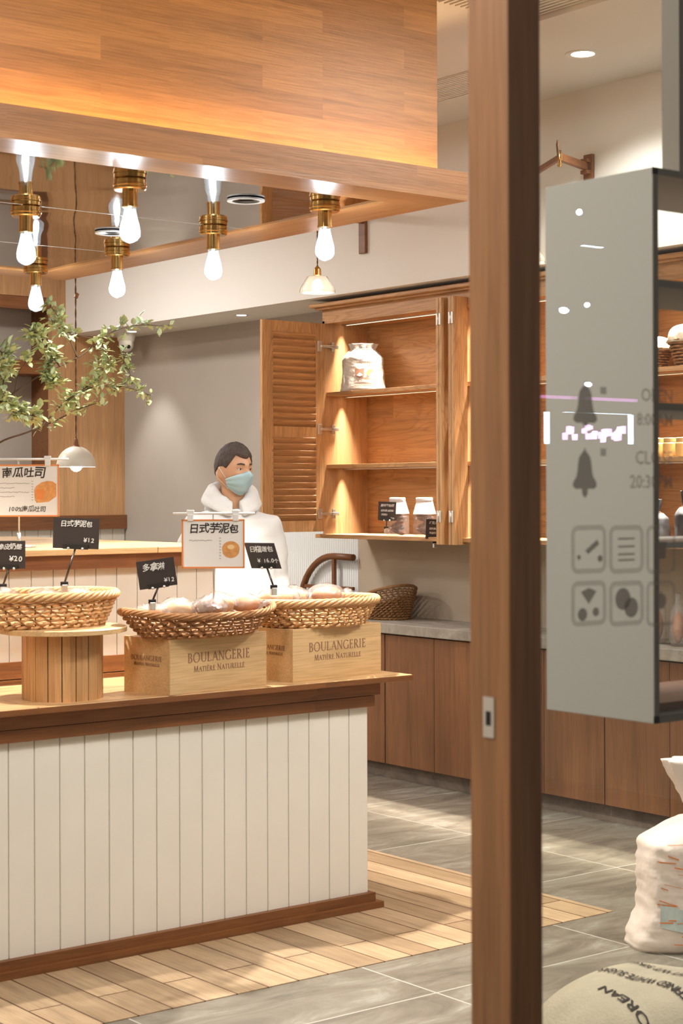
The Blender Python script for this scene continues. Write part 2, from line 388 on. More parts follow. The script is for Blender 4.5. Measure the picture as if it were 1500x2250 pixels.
def dup(root, loc, rz, label=None, group=None):
    r = root.copy(); COL.objects.link(r); r.location = loc; r.rotation_euler = (0, 0, rz)
    if label: r['label'] = label
    if group: r['group'] = group
    for ch in list(root.children):
        c = ch.copy(); COL.objects.link(c); c.parent = r
        for g in list(ch.children):
            d = g.copy(); COL.objects.link(d); d.parent = c
    return r
def frame(o, right, up):
    """matrix with local X=right, Y=up, Z=normal"""
    r = Vector(right).normalized(); u = Vector(up).normalized(); n = r.cross(u)
    return Matrix(((r.x, u.x, n.x, o[0]), (r.y, u.y, n.y, o[1]), (r.z, u.z, n.z, o[2]), (0, 0, 0, 1)))
def bake(o, mods):
    """apply modifiers into a fresh mesh"""
    for t, k in mods:
        m = o.modifiers.new(t, t)
        for a, v in k.items(): setattr(m, a, v)
    dg = bpy.context.evaluated_depsgraph_get(); dg.update()
    me = bpy.data.meshes.new_from_object(o.evaluated_get(dg)); o.modifiers.clear(); mats = [m for m in o.data.materials]
    o.data = me; me.materials.clear()
    for m in mats: me.materials.append(m)
    for p in me.polygons: p.use_smooth = True
    return o
def arc(cx, cy, r, a0, a1, n=10): return [(cx + r*math.cos(math.radians(a0+(a1-a0)*i/n)), cy + r*math.sin(math.radians(a0+(a1-a0)*i/n))) for i in range(n+1)]

# ================================================================== SETTING
struct('floor', B().box((-3, -4, -.1), (6.7, 11.6, 0)), 'floor_tile')
struct('floor', B().box((-2.4, 4.41, 0), (4.74, 9.6, .003)), 'wood_floor')
struct('wall_right', B().box((6.4, 1.9, 0), (6.6, 10.6, 2.64)), 'paint_grey')
struct('trim_1', B().box((6.37, 1.9, .84), (6.4, 7.928, 1.32)), 'plaster_beige')
struct('trim_2', B().box((5.93, 1.9, 2.64), (6.6, 10.6, 3.44)), 'paint_white')
struct('baseboard_right', B().box((6.03, 1.95, 0), (6.06, 7.92, .085)), 'concrete_dark')
# end wall of warm wood panel with a shelf niche
wb = B()
for a, b_ in (((5.825, 1.392), (6.4, 3.44)), ((4.2, 2.887), (5.825, 3.44)), ((4.2, 1.392), (5.825, 1.62)), ((-2.6, 1.392), (4.2, 3.44))):
    wb.box((a[0], 10.6, a[1]), (b_[0], 10.66 if a[0] < 5.8 and a[1] != 1.392 or False else 10.66, b_[1]))
struct('wall_back', wb, 'wood_panel')
struct('wall_back', B().box((-2.6, 10.9, 0), (6.6, 11.0, 3.44)), 'paint_grey')
struct('trim_3', B().box((-2.6, 10.57, 1.295), (6.398, 10.66, 1.392)), 'wood_board')
pk = B(); x = 6.395
while x > 2.5:
    pk.box((x-.094, 10.6, .1), (x, 10.615, 1.295)); x -= .098
pk.box((-2.6, 10.615, 0), (6.39, 10.65, 1.295))
struct('wall_back', pk, 'plank_white')
struct('wall_left', B().box((-2.7, 1.9, 0), (-2.6, 11, 3.5)), 'paint_white')
# niche in the end wall
nc = thing('wall_niche', 'recessed wooden wall niche with a dark shelf behind the leafy branches', 'niche', (5.0, 10.66, 1.62))
obj('frame', B().box((5.825, 10.66, 1.6), (5.85, 10.9, 2.92)).box((4.2, 10.66, 2.887), (5.85, 10.9, 2.91)).box((4.2, 10.66, 1.6), (5.85, 10.9, 1.62)), 'wood_board', nc, True)
obj('shelf', B().box((4.2, 10.63, 2.362), (5.824, 10.88, 2.454)), 'wood_dark_x', nc, True)
obj('top_rail', B().box((4.2, 10.61, 2.80), (5.824, 10.66, 2.887)), 'wood_dark_x', nc, True)
# ceilings
struct('ceiling', B().box((-2.7, 5.0, 3.43), (5.93, 11, 3.55)), 'ceiling_white')
struct('ceiling', B().box((4.86, 1.9, 3.405), (6.6, 4.95, 3.55)).box((-2.7, 1.9, 3.44), (4.4, 5.0, 3.55)), 'ceiling_white')
gr = B()
for i in range(16): gr.box((4.42 + .028*i, 3.3, 3.425), (4.432 + .028*i, 5.0, 3.45))
gr.box((4.40, 3.2, 3.45), (4.86, 5.0, 3.47))
tag(obj('air_grille', gr, 'ceiling_white'), 'white slatted air grille in the ceiling step beside the wooden canopy', 'vent')
vt = B()
for i in range(12): vt.box((5.262 + .023*i, 5.66, 3.424), (5.274 + .023*i, 10.2, 3.43))
vt.box((5.25, 5.66, 3.426), (5.256, 10.2, 3.429)); vt.box((5.54, 5.66, 3.422), (5.546, 10.2, 3.43))
tag(obj('linear_vent', vt, 'plastic_white'), 'long white linear air vent running along the ceiling by the bulkhead', 'vent')
# front: post, glass, far facade
struct('trim_4', B().box((1.667, 1.742, 0), (1.73, 1.824, 3.3), bev=.003), 'wood_post')
lk = B().box((1.6655, 1.773, 1.205), (1.667, 1.795, 1.262)); 
lp = obj('strike_plate', lk, 'chrome'); tag(lp, 'small metal strike plate set in the wooden door post', 'lock plate')
obj('latch_hole', B().box((1.665, 1.779, 1.222), (1.6665, 1.789, 1.242)), 'black_plastic', lp)
struct('window_1', B().box((1.731, 1.779, 0.02), (4.6, 1.785, 3.3)), 'window_glass')
struct('trim_5', B().box((-2.6, 1.72, 3.3), (6.6, 1.9, 3.6)), 'wood_post')
struct('wall_front', B().box((4.6, 1.74, 0), (6.6, 1.9, 3.3)), 'paint_white')
struct('wall_front', B().box((-2.7, 1.74, 0), (-.6, 1.9, 3.3)), 'paint_white')

# ================================================================== CANOPY
cp = thing('canopy', 'large wooden ceiling canopy with mirrored underside hung above the bread table', 'canopy', (2.4, 6.1, 2.6))
XL, XR, YF, YB, Z0, Z1 = .2, 4.24, 4.64, 7.58, 2.598, 2.70
obj('fascia', B().box((XL, YF, Z0+.02), (XR, YF+.02, Z1)).box((XL, YB-.02, Z0+.02), (XR, YB, Z1)).box((XR-.02, YF+.02, Z0+.02), (XR, YB-.02, Z1)).box((XL, YF+.02, Z0+.02), (XL+.02, YB-.02, Z1)), 'wood_fascia', cp, True)
for a_, b_, m_ in (((XL, YF), (XR, YF+.2), 'wood_underside'), ((XL, YB-.21), (XR, YB), 'wood_underside'), ((XR-.225, YF+.2), (XR, YB-.21), 'wood_underside_y'), ((XL, YF+.2), (XL+.22, YB-.21), 'wood_underside_y')):
    obj('underside_board', B().box((a_[0], a_[1], Z0), (b_[0], b_[1], Z0+.02)), m_, cp, True)
d = .078
obj('drum', B().box((XL+d, YF+d, Z0+.03), (XR-d, YF+d+.03, 3.425)).box((XR-d-.03, YF+d+.03, Z0+.03), (XR-d, YB-d, 3.425)).box((XL+d, YB-d, Z0+.03), (XR-d, YB-d+.03, 3.425)).box((XL+d, YF+d+.03, Z0+.03), (XL+d+.03, YB-d, 3.425)), 'wood_canopy', cp, True)
mr = B()
ys = [YF+.2, 5.72, 6.62, YB-.21]
for a, b_ in zip(ys, ys[1:]): mr.box((XL+.22, a+.0015, Z0+.008), (XR-.225, b_-.0015, Z0+.012))
obj('mirror_panel', mr, 'mirror_sheet', cp, True)
sm_ = B()
for a in ys[1:3]: sm_.box((XL+.22, a-.0015, Z0+.007), (XR-.225, a+.0015, Z0+.013))
obj('seam', sm_, 'chrome', cp, True)
for (a, b_) in (((XL+.1, YF+.05), (XR-.05, YF+.05)), ((XR-.05, YF+.1), (XR-.05, YB-.1))):
    L = math.hypot(b_[0]-a[0], b_[1]-a[1]); al = a[0] != b_[0] and a[1] == b_[1]
    o = lamp('cove_strip_light', 'AREA', ((a[0]+b_[0])/2, (a[1]+b_[1])/2, Z0+.05), 14 if al else 9, AMB, shape='RECTANGLE', size=L if al else .012, size_y=.012 if al else L)
    o.rotation_euler = (PI, 0, 0)
# spot rings in the mirror
for (x, y, lb) in ((3.605, 5.128, 'round recessed spotlight with white ring nearest the canopy corner'), (3.622, 6.095, 'round recessed spotlight with white ring above the left bulbs')):
    r = thing('recessed_spotlight', lb, 'spotlight', (x, y, Z0))
    obj('ring', B().lathe([(.050, -.001), (.068, -.001), (.068, .005), (.050, .006)], closed=True, n=32), 'plastic_white', r, sm=True)
    obj('reflector', B().lathe([(.05, .0), (.03, .006)], n=24, caps=False), 'steel_dark', r, sm=True)
# bulb pendants: collar, tube, bulb
def bulb_lamp(name, label):
    t = thing(name, label, 'light bulb', (0, 0, 0), 0, 'bare filament bulbs under the mirrored canopy')
    obj('collar', B().lathe([(.012, .004), (.052, .004), (.055, 0), (.055, -.030), (.050, -.034), (.012, -.034)], n=32).lathe([(.0555, -.012), (.0575, -.014), (.0575, -.020), (.0555, -.022)], n=32, caps=False), 'brass', t, sm=True)
    obj('tube', B().lathe([(.0255, -.034), (.0255, -.082), (.027, -.083), (.027, -.090), (.02, -.091)], n=24), 'brass', t, sm=True)
    g = obj('bulb', B().lathe([(.021, -.090), (.022, -.105), (.026, -.125), (.0325, -.150), (.0365, -.170), (.035, -.188), (.026, -.202), (.012, -.210), (.004, -.213)], n=24), 'bulb_glass', t, sm=60)
    f = B()
    for k in range(4):
        a = k*PI/2+.4; f.tube([(.004*math.cos(a), .004*math.sin(a), -.108), (.010*math.cos(a), .010*math.sin(a), -.140), (.011*math.cos(a), .011*math.sin(a), -.182), (.003*math.cos(a), .003*math.sin(a), -.190)], .0034, 6)
    f.lathe([(.004, -.09), (.006, -.11), (.003, -.12)], n=10)
    obj('filament', f, 'lamp_on', g)
    return t
BL = [(3.868, 5.004, 'filament bulb on brass tube at the right corner of the mirror'),
      (3.868, 5.728, 'filament bulb on brass tube between a recessed spotlight and the wooden frame'),
      (3.884, 6.492, 'filament bulb on brass tube hanging directly under the dimmer second spotlight ring'),
      (3.880, 7.215, 'smallest filament bulb, farthest back above the leafy branch'),
      (3.067, 5.042, 'largest filament bulb, nearest and against the front wooden rim'),
      (3.057, 5.758, 'filament bulb on brass tube nearest the left picture edge')]
b0 = bulb_lamp('filament_bulb', BL[0][2]); b0.location = (BL[0][0], BL[0][1], Z0+.004)
for x, y, lb in BL[1:]: dup(b0, (x, y, Z0+.004), 0, lb)
for x, y, lb in BL:
    lamp('bulb_light', 'POINT', (x, y, Z0-.150), 8.5, (.86, .94, 1), shadow_soft_size=.012)

# ================================================================== BREAD TABLE
tb = thing('display_table', 'long bread display table clad in white planks under a brown wooden top', 'table', (3.0, 5.3, 0))
seams = [2.602 - .0945*k for k in range(14, 0, -1)] + [2.602 + .0928*k for k in range(0, 16)]
cl = B(); ex = seams + [4.083]
for a, b_ in zip(ex, ex[1:]): cl.box((a+.002, 5.03, .05), (b_-.002, 5.048, .76), bev=.002)
cl.box((1.3, 5.036, .05), (4.08, 5.06, .76))
obj('front_cladding', cl, 'plank_white', tb, True)
obj('side_cladding', B().box((4.06, 5.048, .05), (4.08, 5.50, .76)), 'plank_white', tb, True)
obj('apron', B().box((1.25, 4.995, .795), (4.115, 5.04, .846)).box((4.095, 5.04, .795), (4.115, 5.5, .846)), 'wood_dark_x', tb, True)
obj('lower_trim', B().box((1.25, 5.008, .751), (4.10, 5.04, .791)).box((4.082, 5.04, .751), (4.10, 5.5, .791)), 'wood_dark_x', tb, True)
obj('tabletop', B().box((1.2, 4.95, .845), (4.233, 5.578, .865), bev=.002), 'wood_top_x', tb, True)
obj('top_edge', B().box((1.2, 4.944, .8445), (4.233, 4.952, .863)), 'wood_dark_x', tb, True)
obj('base_board', B().box((1.25, 5.005, 0.003), (4.098, 5.06, .058)), 'wood_dark_x', tb, True)
obj('base_strip', B().box((1.25, 4.985, 0.003), (4.122, 5.008, .026)).box((4.098, 5.008, 0.003), (4.122, 5.5, .026)), 'wood_dark_x', tb, True)
obj('back_panel', B().box((1.3, 5.48, .05), (4.06, 5.5, .76)), 'plank_white', tb, True)
# tall plank counter behind
tc_ = thing('service_counter', 'taller white plank counter with thick wooden top behind the bread table', 'counter', (2.6, 6.3, 0))
cl = B(); x = 3.80
while x > 1.3:
    cl.box((x-.086, 5.62, .93), (x, 5.64, 1.28)); x -= .089
cl.box((1.3, 5.632, .05), (3.8, 5.66, 1.3)).box((3.78, 5.66, .05), (3.8, 7.3, 1.3))
obj('front_cladding', cl, 'plank_white', tc_, True)
obj('base_trim', B().box((1.3, 5.585, 0.003), (3.8, 5.62, .866)).box((1.3, 5.596, .866), (3.8, 5.62, .880)).box((1.3, 5.603, .884), (3.8, 5.62, .944)), 'wood_dark_x', tc_, True)
obj('apron', B().box((1.3, 5.585, 1.270), (3.825, 5.62, 1.322)).box((3.8, 5.62, 1.27), (3.825, 7.3, 1.322)), 'wood_dark_x', tc_, True)
obj('countertop', B().box((1.25, 5.56, 1.322), (3.86, 7.35, 1.345), bev=.002), 'wood_top_x', tc_, True)

# ================================================================== ROUND STAND, CRATES
st = thing('round_stand', 'round cake stand of upright wooden staves with a flat disc top', 'display stand', (2.857, 5.135, .865))
sv = B(); n = 18; rr = .133
random.seed(3)
for k in range(n):
    a0, a1 = 2*PI*k/n + .012, 2*PI*(k+1)/n - .012; r = rr + random.uniform(-.001, .001)
    sv.loft([[Vector((q*math.cos(a), q*math.sin(a), z)) for q, a in ((r-.012, a0), (r, a0), (r+.001, (a0+a1)/2), (r, a1), (r-.012, a1))] for z in (0, .219)], smooth=False)
obj('staves', sv, 'wood_stand', st)
obj('disc_top', B().lathe([(.205, .22), (.214, .222), (.214, .236), (.210, .239)], n=56), 'wood_crate_x', st, sm=True)
# serif lettering for the crates, drawn from strokes
def serif(ch):
    """strokes in a 0..1 high box: ('l',x0,y0,x1,y1,w) straight, ('p',[pts],w) curved; returns (strokes,width)"""
    T, H = .135, .05
    def sf(x, y, w=.12): return ('l', x-w, y, x+w, y, .035)
    L = {
    'I': ([('l', .15, 0, .15, 1, T), sf(.15, 0), sf(.15, 1)], .38),
    'L': ([('l', .15, 0, .15, 1, T), sf(.15, 1), ('l', .03, 0, .55, 0, H), ('l', .55, -.02, .57, .22, H)], .68),
    'B': ([('l', .15, 0, .15, 1, T), ('l', .03, 0, .35, 0, H), ('l', .03, 1, .32, 1, H), ('l', .15, .54, .33, .54, H), ('p', arc(.32, .77, .23, 90, -90), .1), ('p', arc(.33, .27, .27, 90, -90), .115)], .74),
    'R': ([('l', .15, 0, .15, 1, T), sf(.15, 0), ('l', .03, 1, .32, 1, H), ('l', .15, .5, .33, .5, H), ('p', arc(.32, .75, .25, 90, -90), .1), ('l', .34, .5, .72, 0, .13), ('l', .66, 0, .82, 0, .035)], .84),
    'E': ([('l', .15, 0, .15, 1, T), ('l', .03, 0, .52, 0, H), ('l', .03, 1, .5, 1, H), ('l', .15, .52, .42, .52, H), ('l', .53, 0, .55, .18, H), ('l', .5, 1, .51, .84, H), ('l', .43, .44, .43, .6, H)], .66),
    'T': ([('l', .35, 0, .35, 1, T), sf(.35, 0), ('l', .02, 1, .68, 1, H), ('l', .02, 1, .01, .82, H), ('l', .68, 1, .69, .82, H)], .74),
    'O': ([('p', [(.48+.44*math.cos(a*PI/12), .5+.52*math.sin(a*PI/12)) for a in range(25)], .1)], 1.02),
    'G': ([('p', [(.5+.44*math.cos(math.radians(a)), .5+.52*math.sin(math.radians(a))) for a in range(42, 328, 13)], .1), ('l', .84, .02, .84, .42, .12), sf(.84, .42, .1)], .98),
    'U': ([('l', .15, 1, .15, .32, T), sf(.15, 1), sf(.75, 1, .1), ('l', .75, 1, .75, .32, .06), ('p', [(.45+.3*math.cos(math.radians(a)), .32+.34*math.sin(math.radians(a))) for a in range(180, 361, 15)], .075)], .9),
    'A': ([('l', .06, 0, .42, 1, .055), ('l', .40, 1, .78, 0, .13), ('l', .2, .36, .64, .36, .045), sf(.06, 0, .1), sf(.78, 0, .12)], .86),
    'N': ([('l', .14, 0, .14, 1, .055), ('l', .14, 1, .78, 0, .13), ('l', .78, 0, .78, 1, .055), sf(.14, 0, .1), sf(.1, 1, .1), sf(.78, 1, .1)], .94),
    'M': ([('l', .12, 0, .2, 1, .055), ('l', .2, 1, .52, 0, .12), ('l', .52, 0, .84, 1, .055), ('l', .84, 1, .94, 0, .13), sf(.12, 0, .1), sf(.94, 0, .12)], 1.08),
    ' ': ([], .4)}
    if ch == 'È': s, w = L['E']; return s + [('l', .2, 1.3, .36, 1.12, .08)], w
    return L[ch]
def lettering(b, s, h, M, th=.0008, capfirst=1.0, gap=.10):
    tot = 0; items = []
    for i, ch in enumerate(s):
        st_, w = serif(ch); k = h * (capfirst if (i == 0 or s[i-1] == ' ') else 1); items.append((st_, tot, k)); tot += (w + gap) * k
    lvl = 0
    for st_, x0, k in items:
        for q in st_:
            lvl += 1; t = th + (lvl % 5) * .00006
            if q[0] == 'l':
                p, e, w = Vector((q[1], q[2])), Vector((q[3], q[4])), q[5]
                dd = (e-p).normalized(); nn = Vector((-dd.y, dd.x)) * w/2
                poly = [p-nn, e-nn, e+nn, p+nn]
                b.prism([((v.x)*k + x0 - tot/2, v.y*k) for v in poly], M, t)
            else:
                pts = [Vector(p) for p in q[1]]; w = q[2]; o1, o2 = [], []
                for i, p in enumerate(pts):
                    dd = (pts[min(i+1, len(pts)-1)] - pts[max(i-1, 0)]).normalized(); ww = w*(.45+.75*abs(dd.y)); nn = Vector((-dd.y, dd.x)) * ww/2
                    o1.append(p+nn); o2.append(p-nn)
                for i in range(len(pts)-1):
                    b.prism([(v.x*k + x0 - tot/2, v.y*k) for v in (o2[i], o2[i+1], o1[i+1], o1[i])], M, t)
    return b
def crate(name, label):
    t = thing(name, label, 'wooden crate', (0, 0, 0), 0, 'pale wooden crates carrying bread baskets')
    w, dp, h, k = .46, .236, .190, .009
    b = B()
    b.box((0, 0, 0), (w, k, h), bev=.001).box((0, dp-k, 0), (w, dp, h), bev=.001).box((0, k, 0), (k, dp-k, h)).box((w-k, k, 0), (w, dp-k, h)).box((k, k, .001), (w-k, dp-k, .008))
    obj('box', b, 'wood_crate_x', t)
    obj('lid', B().box((k+.001, k+.001, h-.009), (w-k-.001, dp-k-.001, h-.001)), 'wood_crate_x', t)
    M = frame((w/2, -.0003, .105), (1, 0, 0), (0, 0, 1)); l = B()
    lettering(l, 'BOULANGERIE', .031, M, gap=.09)
    lettering(l, 'MATIÈRE NATURELLE', .0165, frame((w/2, -.0003, .072), (1, 0, 0), (0, 0, 1)), capfirst=1.25, gap=.1)
    obj('lettering', l, 'ink_brown', t, label='') if False else obj('lettering', l, 'ink_brown', t)
    l = B(); lettering(l, 'BOULANGERIE', .0165, frame((-.0003, dp/2, .112), (0, -1, 0), (0, 0, 1)), gap=.09)
    lettering(l, 'MATIÈRE NATURELLE', .009, frame((-.0003, dp/2, .094), (0, -1, 0), (0, 0, 1)), capfirst=1.25)
    obj('lettering', l, 'ink_brown', t)
    return t
c1 = crate('wooden_crate', 'pale wooden lettered crate under the dark brown basket, nearer the round stand')
c1.location = (3.160, 4.934+.012, .865); c1.rotation_euler = (0, 0, math.radians(9.5))
c2 = dup(c1, (3.723, 5.012, .865), math.radians(7), 'pale wooden lettered crate at the right end of the bread table')

# ================================================================== BASKETS
def basket(t, rx, ry, bx, by, h, rows, stakes, mat, tr=.0042, rim=.013, rise=0, lean=0, flare=1.0, twist=.9):
    def P(a, f, off=0):
        q = f**flare
        X = (bx + (rx-bx)*q + off); Y = (by + (ry-by)*q + off)
        z = h*f + rise*(math.cos(a)**4)*f*f + lean*math.cos(a)*f
        return Vector((X*math.cos(a), Y*math.sin(a), z))
    b = B(); N = stakes*8
    for i in range(rows):
        f = .05 + .85*i/(rows-1)
        b.tube([P(2*PI*k/N, f + .16/rows*math.sin(stakes*2*PI*k/N + i*2.15), .0085*math.cos(stakes*2*PI*k/N + i*2.15)) for k in range(N)], tr, 6, closed=True)
    obj('weave', b, mat, t)
    b = B()
    for k in range(stakes):
        a = 2*PI*(k+.0)/stakes
        b.tube([P(a + twist*0*f, f) for f in (0, .33, .66, .93)], .0032, 5)
    obj('stakes', b, 'wicker_dark', t)  # dark stakes carry the shade of the weave gaps in their colour
    b = B(); n = 220
    for s_ in range(3):
        for layer in (0, 1):
            pts = []
            for k in range(n):
                a = 2*PI*k/n; ph = 2*PI*s_/3 + layer*PI/3 + a*9
                c = P(a, 1.0); out = Vector((math.cos(a), math.sin(a), 0))
                pts.append(c + out*rim*.75*math.cos(ph) + Vector((0, 0, rim*.62*math.sin(ph) - rim*.2)))
            b.tube(pts, rim*.40, 6, closed=True)
    obj('rim', b, mat, t)
    b = B()
    for s_ in range(2):
        b.tube([P(2*PI*k/120, 0) + Vector((math.cos(2*PI*k/120), math.sin(2*PI*k/120), 0))*.004*math.cos(s_*PI + k*.9) + Vector((0, 0, .007 + .004*math.sin(s_*PI + k*.9))) for k in range(120)], .005, 5, closed=True)
    for i in range(5):
        q = .15 + .17*i; b.tube([(bx*q*math.cos(2*PI*k/40), by*q*math.sin(2*PI*k/40), .006) for k in range(40)], .009 if i < 4 else .01, 5, closed=True)
    b.loft([[Vector((bx*.98*math.cos(2*PI*k/32), by*.98*math.sin(2*PI*k/32), z)) for k in range(32)] for z in (.003, .008)])
    obj('base', b, mat, t)
    return P
k1 = thing('bread_basket', 'golden oval wicker basket of bagged bread on the round stave stand', 'basket', (2.815, 5.185, 1.1045), math.radians(2))
basket(k1, .255, .185, .205, .14, .108, 8, 27, 'wicker', flare=.8, rim=.016, tr=.0056)
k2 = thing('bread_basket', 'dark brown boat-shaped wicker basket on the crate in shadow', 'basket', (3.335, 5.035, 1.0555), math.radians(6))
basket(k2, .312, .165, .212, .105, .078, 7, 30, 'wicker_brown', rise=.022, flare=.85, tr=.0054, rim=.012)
k3 = thing('bread_basket', 'brightly lit oval wicker basket on the right-hand crate', 'basket', (3.925, 5.15, 1.0555), math.radians(4))
basket(k3, .268, .18, .205, .135, .095, 8, 27, 'wicker', flare=.8, rim=.016, tr=.0056)
k4 = thing('wicker_scoop_basket', 'empty slanted brown wicker basket on the concrete worktop by the wall', 'basket', (6.19, 7.46, .8435), math.radians(78))
basket(k4, .215, .15, .16, .115, .13, 13, 30, 'wicker_dark', tr=.0040, rim=.009, lean=-.065, flare=1.2)

# bagged bread
def bread_bag(name, label, L=.15, Wd=.10, H=.075, crust='bread_crust', seed=0):
    t = thing(name, label, 'bagged bread', (0, 0, 0), 0, 'plastic-wrapped breads in the baskets')
    b = B(); b.sphere((0, 0, H*.46), (L*.40, Wd*.42, H*.42), u=20, v=12)
    for v in b.bm.verts: v.co += v.co.normalized() * .004*noise.noise(v.co*30 + Vector((seed, 0, 0)))
    obj('bread', b, crust, t)
    b = B(); rings = []; n = 28; m = 18
    for i in range(m+1):
        u = i/m; x = (u-.5)*L*1.35
        env = max(.06, math.sin(PI*min(1, max(0, (u-.06)/.80)))**.45) if u < .86 else .16 + (u-.86)*2.4
        r_ = []
        for j in range(n):
            a = 2*PI*j/n; rad = 1 + .16*noise.noise(Vector((x*28, math.cos(a)*2.2, math.sin(a)*2.2 + seed*3.1))) + .05*math.sin(a*7+seed)*(1-env)
            r_.append(Vector((x, Wd*.53*env*rad*math.cos(a), max(.001, H*.5 + H*.53*env*rad*math.sin(a)))))
        rings.append(r_)
    b.loft(rings)
    obj('bag', b, 'plastic_film', t)
    return t
random.seed(11)
BB = [
 (k1, .00, -.02, .035, .2, 'bread_pale', 'bagged pale bread by the clip stand foot in the left basket', 1.0),
 (k1, .15, .03, .040, 1.2, 'bread_pale', 'crinkled bread bag at the right end of the left basket', .9),
 (k1, -.15, .02, .040, 2.0, 'bread_crust', 'bagged bread toward the picture edge in the left basket', 1.0),
 (k2, -.215, .0, .040, 2.6, 'bread_crust', 'flat bagged bread at the left tip of the boat-shaped basket', .85),
 (k2, -.10, -.005, .040, .3, 'bread_pale', 'pale bagged bread second from left in the boat-shaped basket', 1.05),
 (k2, .012, -.04, .042, 1.4, 'cookie', 'dark brown round bread in clear bag at the middle of the boat-shaped basket', 1.05),
 (k2, .110, .02, .045, .5, 'bread_pale', 'puffy bread bag right of the dark bread in the boat-shaped basket', 1.1),
 (k2, .215, .0, .045, -.4, 'bread_crust', 'bagged bread at the right tip of the boat-shaped basket', .95),
 (k3, -.20, -.02, .048, 2.9, 'bread_pale', 'bread bag with twisted end hanging over the left rim of the lit basket', 1.15),
 (k3, -.08, .03, .045, .6, 'bread_pale', 'glossy bread bag in the middle of the lit basket', 1.15),
 (k3, .055, -.01, .050, .1, 'bread_crust', 'tall rounded bread bag at the right of the lit basket', 1.15)]
protos = {}
for i, (kb, dx, dy, dz, rz, cr, lb, sc) in enumerate(BB):
    R = Matrix.Rotation(kb.rotation_euler.z, 3, 'Z'); p = kb.location + R @ Vector((dx, dy, dz + .018))
    t = bread_bag('bread_bag', lb, .135*sc, .108*sc, .072*sc, cr, i)
    t.location = p; t.rotation_euler = (0, 0, rz)

# ================================================================== SIGNS
def paint(b, strokes, M, w, th=.0006):
    """brush strokes, list of polylines in plane coords"""
    for s_ in strokes:
        for p, q in zip(s_, s_[1:]):
            p, q = Vector(p), Vector(q); dd = (q-p).normalized(); nn = Vector((-dd.y, dd.x))*w/2
            b.prism([tuple(p-nn-dd*w*.3), tuple(q-nn+dd*w*.3), tuple(q+nn+dd*w*.3), tuple(p+nn-dd*w*.3)], M, th)
    return b
def clip_stand(t, foot, top, Mb, w):
    """rod, gripping bar and foot clip of a table sign (world coords)"""
    obj('stand_rod', B().tube([foot, top], .0035, 8), 'steel_dark', t, True)
    cb = B().box((-w/2, -.008, -.002), (w/2, .008, .006), M=Mb)
    obj('holder_bar', cb, 'steel_dark', t, True)
    for x in (-w*.28, w*.28): obj('knob', B().sphere(Mb @ Vector((x, -.006, .006)), .005, u=8, v=6), 'chrome', t, True)
    f = Vector(foot); obj('foot_clip', B().box(f+Vector((-.011, -.006, -.028)), f+Vector((.011, .006, -.002)), bev=.002), 'chrome', t, True)
    obj('clip_lever', B().box(f+Vector((-.014, -.004, -.006)), f+Vector((.014, .003, .008)), bev=.002), 'black_plastic', t, True)
def hand(b, body, size, M, align='CENTER', fat=0, th=.0006, k=1.0):
    """handwritten look: every character set on its own with a little wobble"""
    adv = [size*(.92 if ord(c) > 0x2E80 else .56 if c != '.' else .3) for c in body]; x = -sum(adv)/2 if align == 'CENTER' else 0
    rnd = random.Random(len(body)*7 + ord(body[0]))
    for c, a in zip(body, adv):
        if c != ' ': b.text(c, size*rnd.uniform(.86, 1.08), M @ Matrix.Translation((x+a/2, rnd.uniform(-.06, .06)*size*k, 0)) @ Matrix.Rotation(rnd.uniform(-.09, .07)*k, 4, 'Z'), th=th, shear=rnd.uniform(.02, .22), fat=fat)
        x += a
    return b
def chalk_sign(name, label, TL, TR, BL_, BR, lines, foot):
    """board from four world corners; lines: (text,size,fx,fy,align)"""
    TL, TR, BL_, BR = map(Vector, (TL, TR, BL_, BR)); c = (TL+TR+BL_+BR)/4
    rgt = ((TR-TL)+(BR-BL_)).normalized(); up = ((TL-BL_)+(TR-BR)); up = (up - rgt*up.dot(rgt)).normalized()
    w = ((TR-TL).length + (BR-BL_).length)/2; h = ((TL-BL_).length + (TR-BR).length)/2
    M = frame(c, rgt, up); t = thing(name, label, 'price sign', (c.x, c.y, foot[2] if foot else c.z - h/2))
    sk = ((TL+TR)/2 - (BL_+BR)/2).dot(rgt)/h
    S = Matrix(((1, sk, 0, 0), (0, 1, 0, 0), (0, 0, 1, 0), (0, 0, 0, 1)))
    poly = [(-w/2, -h/2), (w/2, -h/2), (w/2, h/2), (-w/2, h/2)]
    obj('board', B().prism(poly, M @ S @ Matrix.Translation((0, 0, -.003)), .003), 'black_board', t, True)
    b = B()
    for tx, sz, fx, fy, al in lines: hand(b, tx, sz, M @ S @ Matrix.Translation((fx*w, fy*h, .0004)), align=al, fat=sz*.016)
    obj('chalk_lettering', b, 'chalk', t, True)
    if foot:
        mid = (BL_+BR)/2
        clip_stand(t, Vector(foot), mid + up*.004, frame(mid + up*.006, rgt, up), w*.55)
    return t
FR = RT  # boards face the entrance
def brd(cx, cy, D, w, h, tilt=0): 
    c = at(cx, cy, D); a = math.radians(tilt); r = RT*math.cos(a) + UP*math.sin(a); u = UP*math.cos(a) - RT*math.sin(a)
    return c - r*w/2 + u*h/2, c + r*w/2 + u*h/2, c - r*w/2 - u*h/2, c + r*w/2 - u*h/2
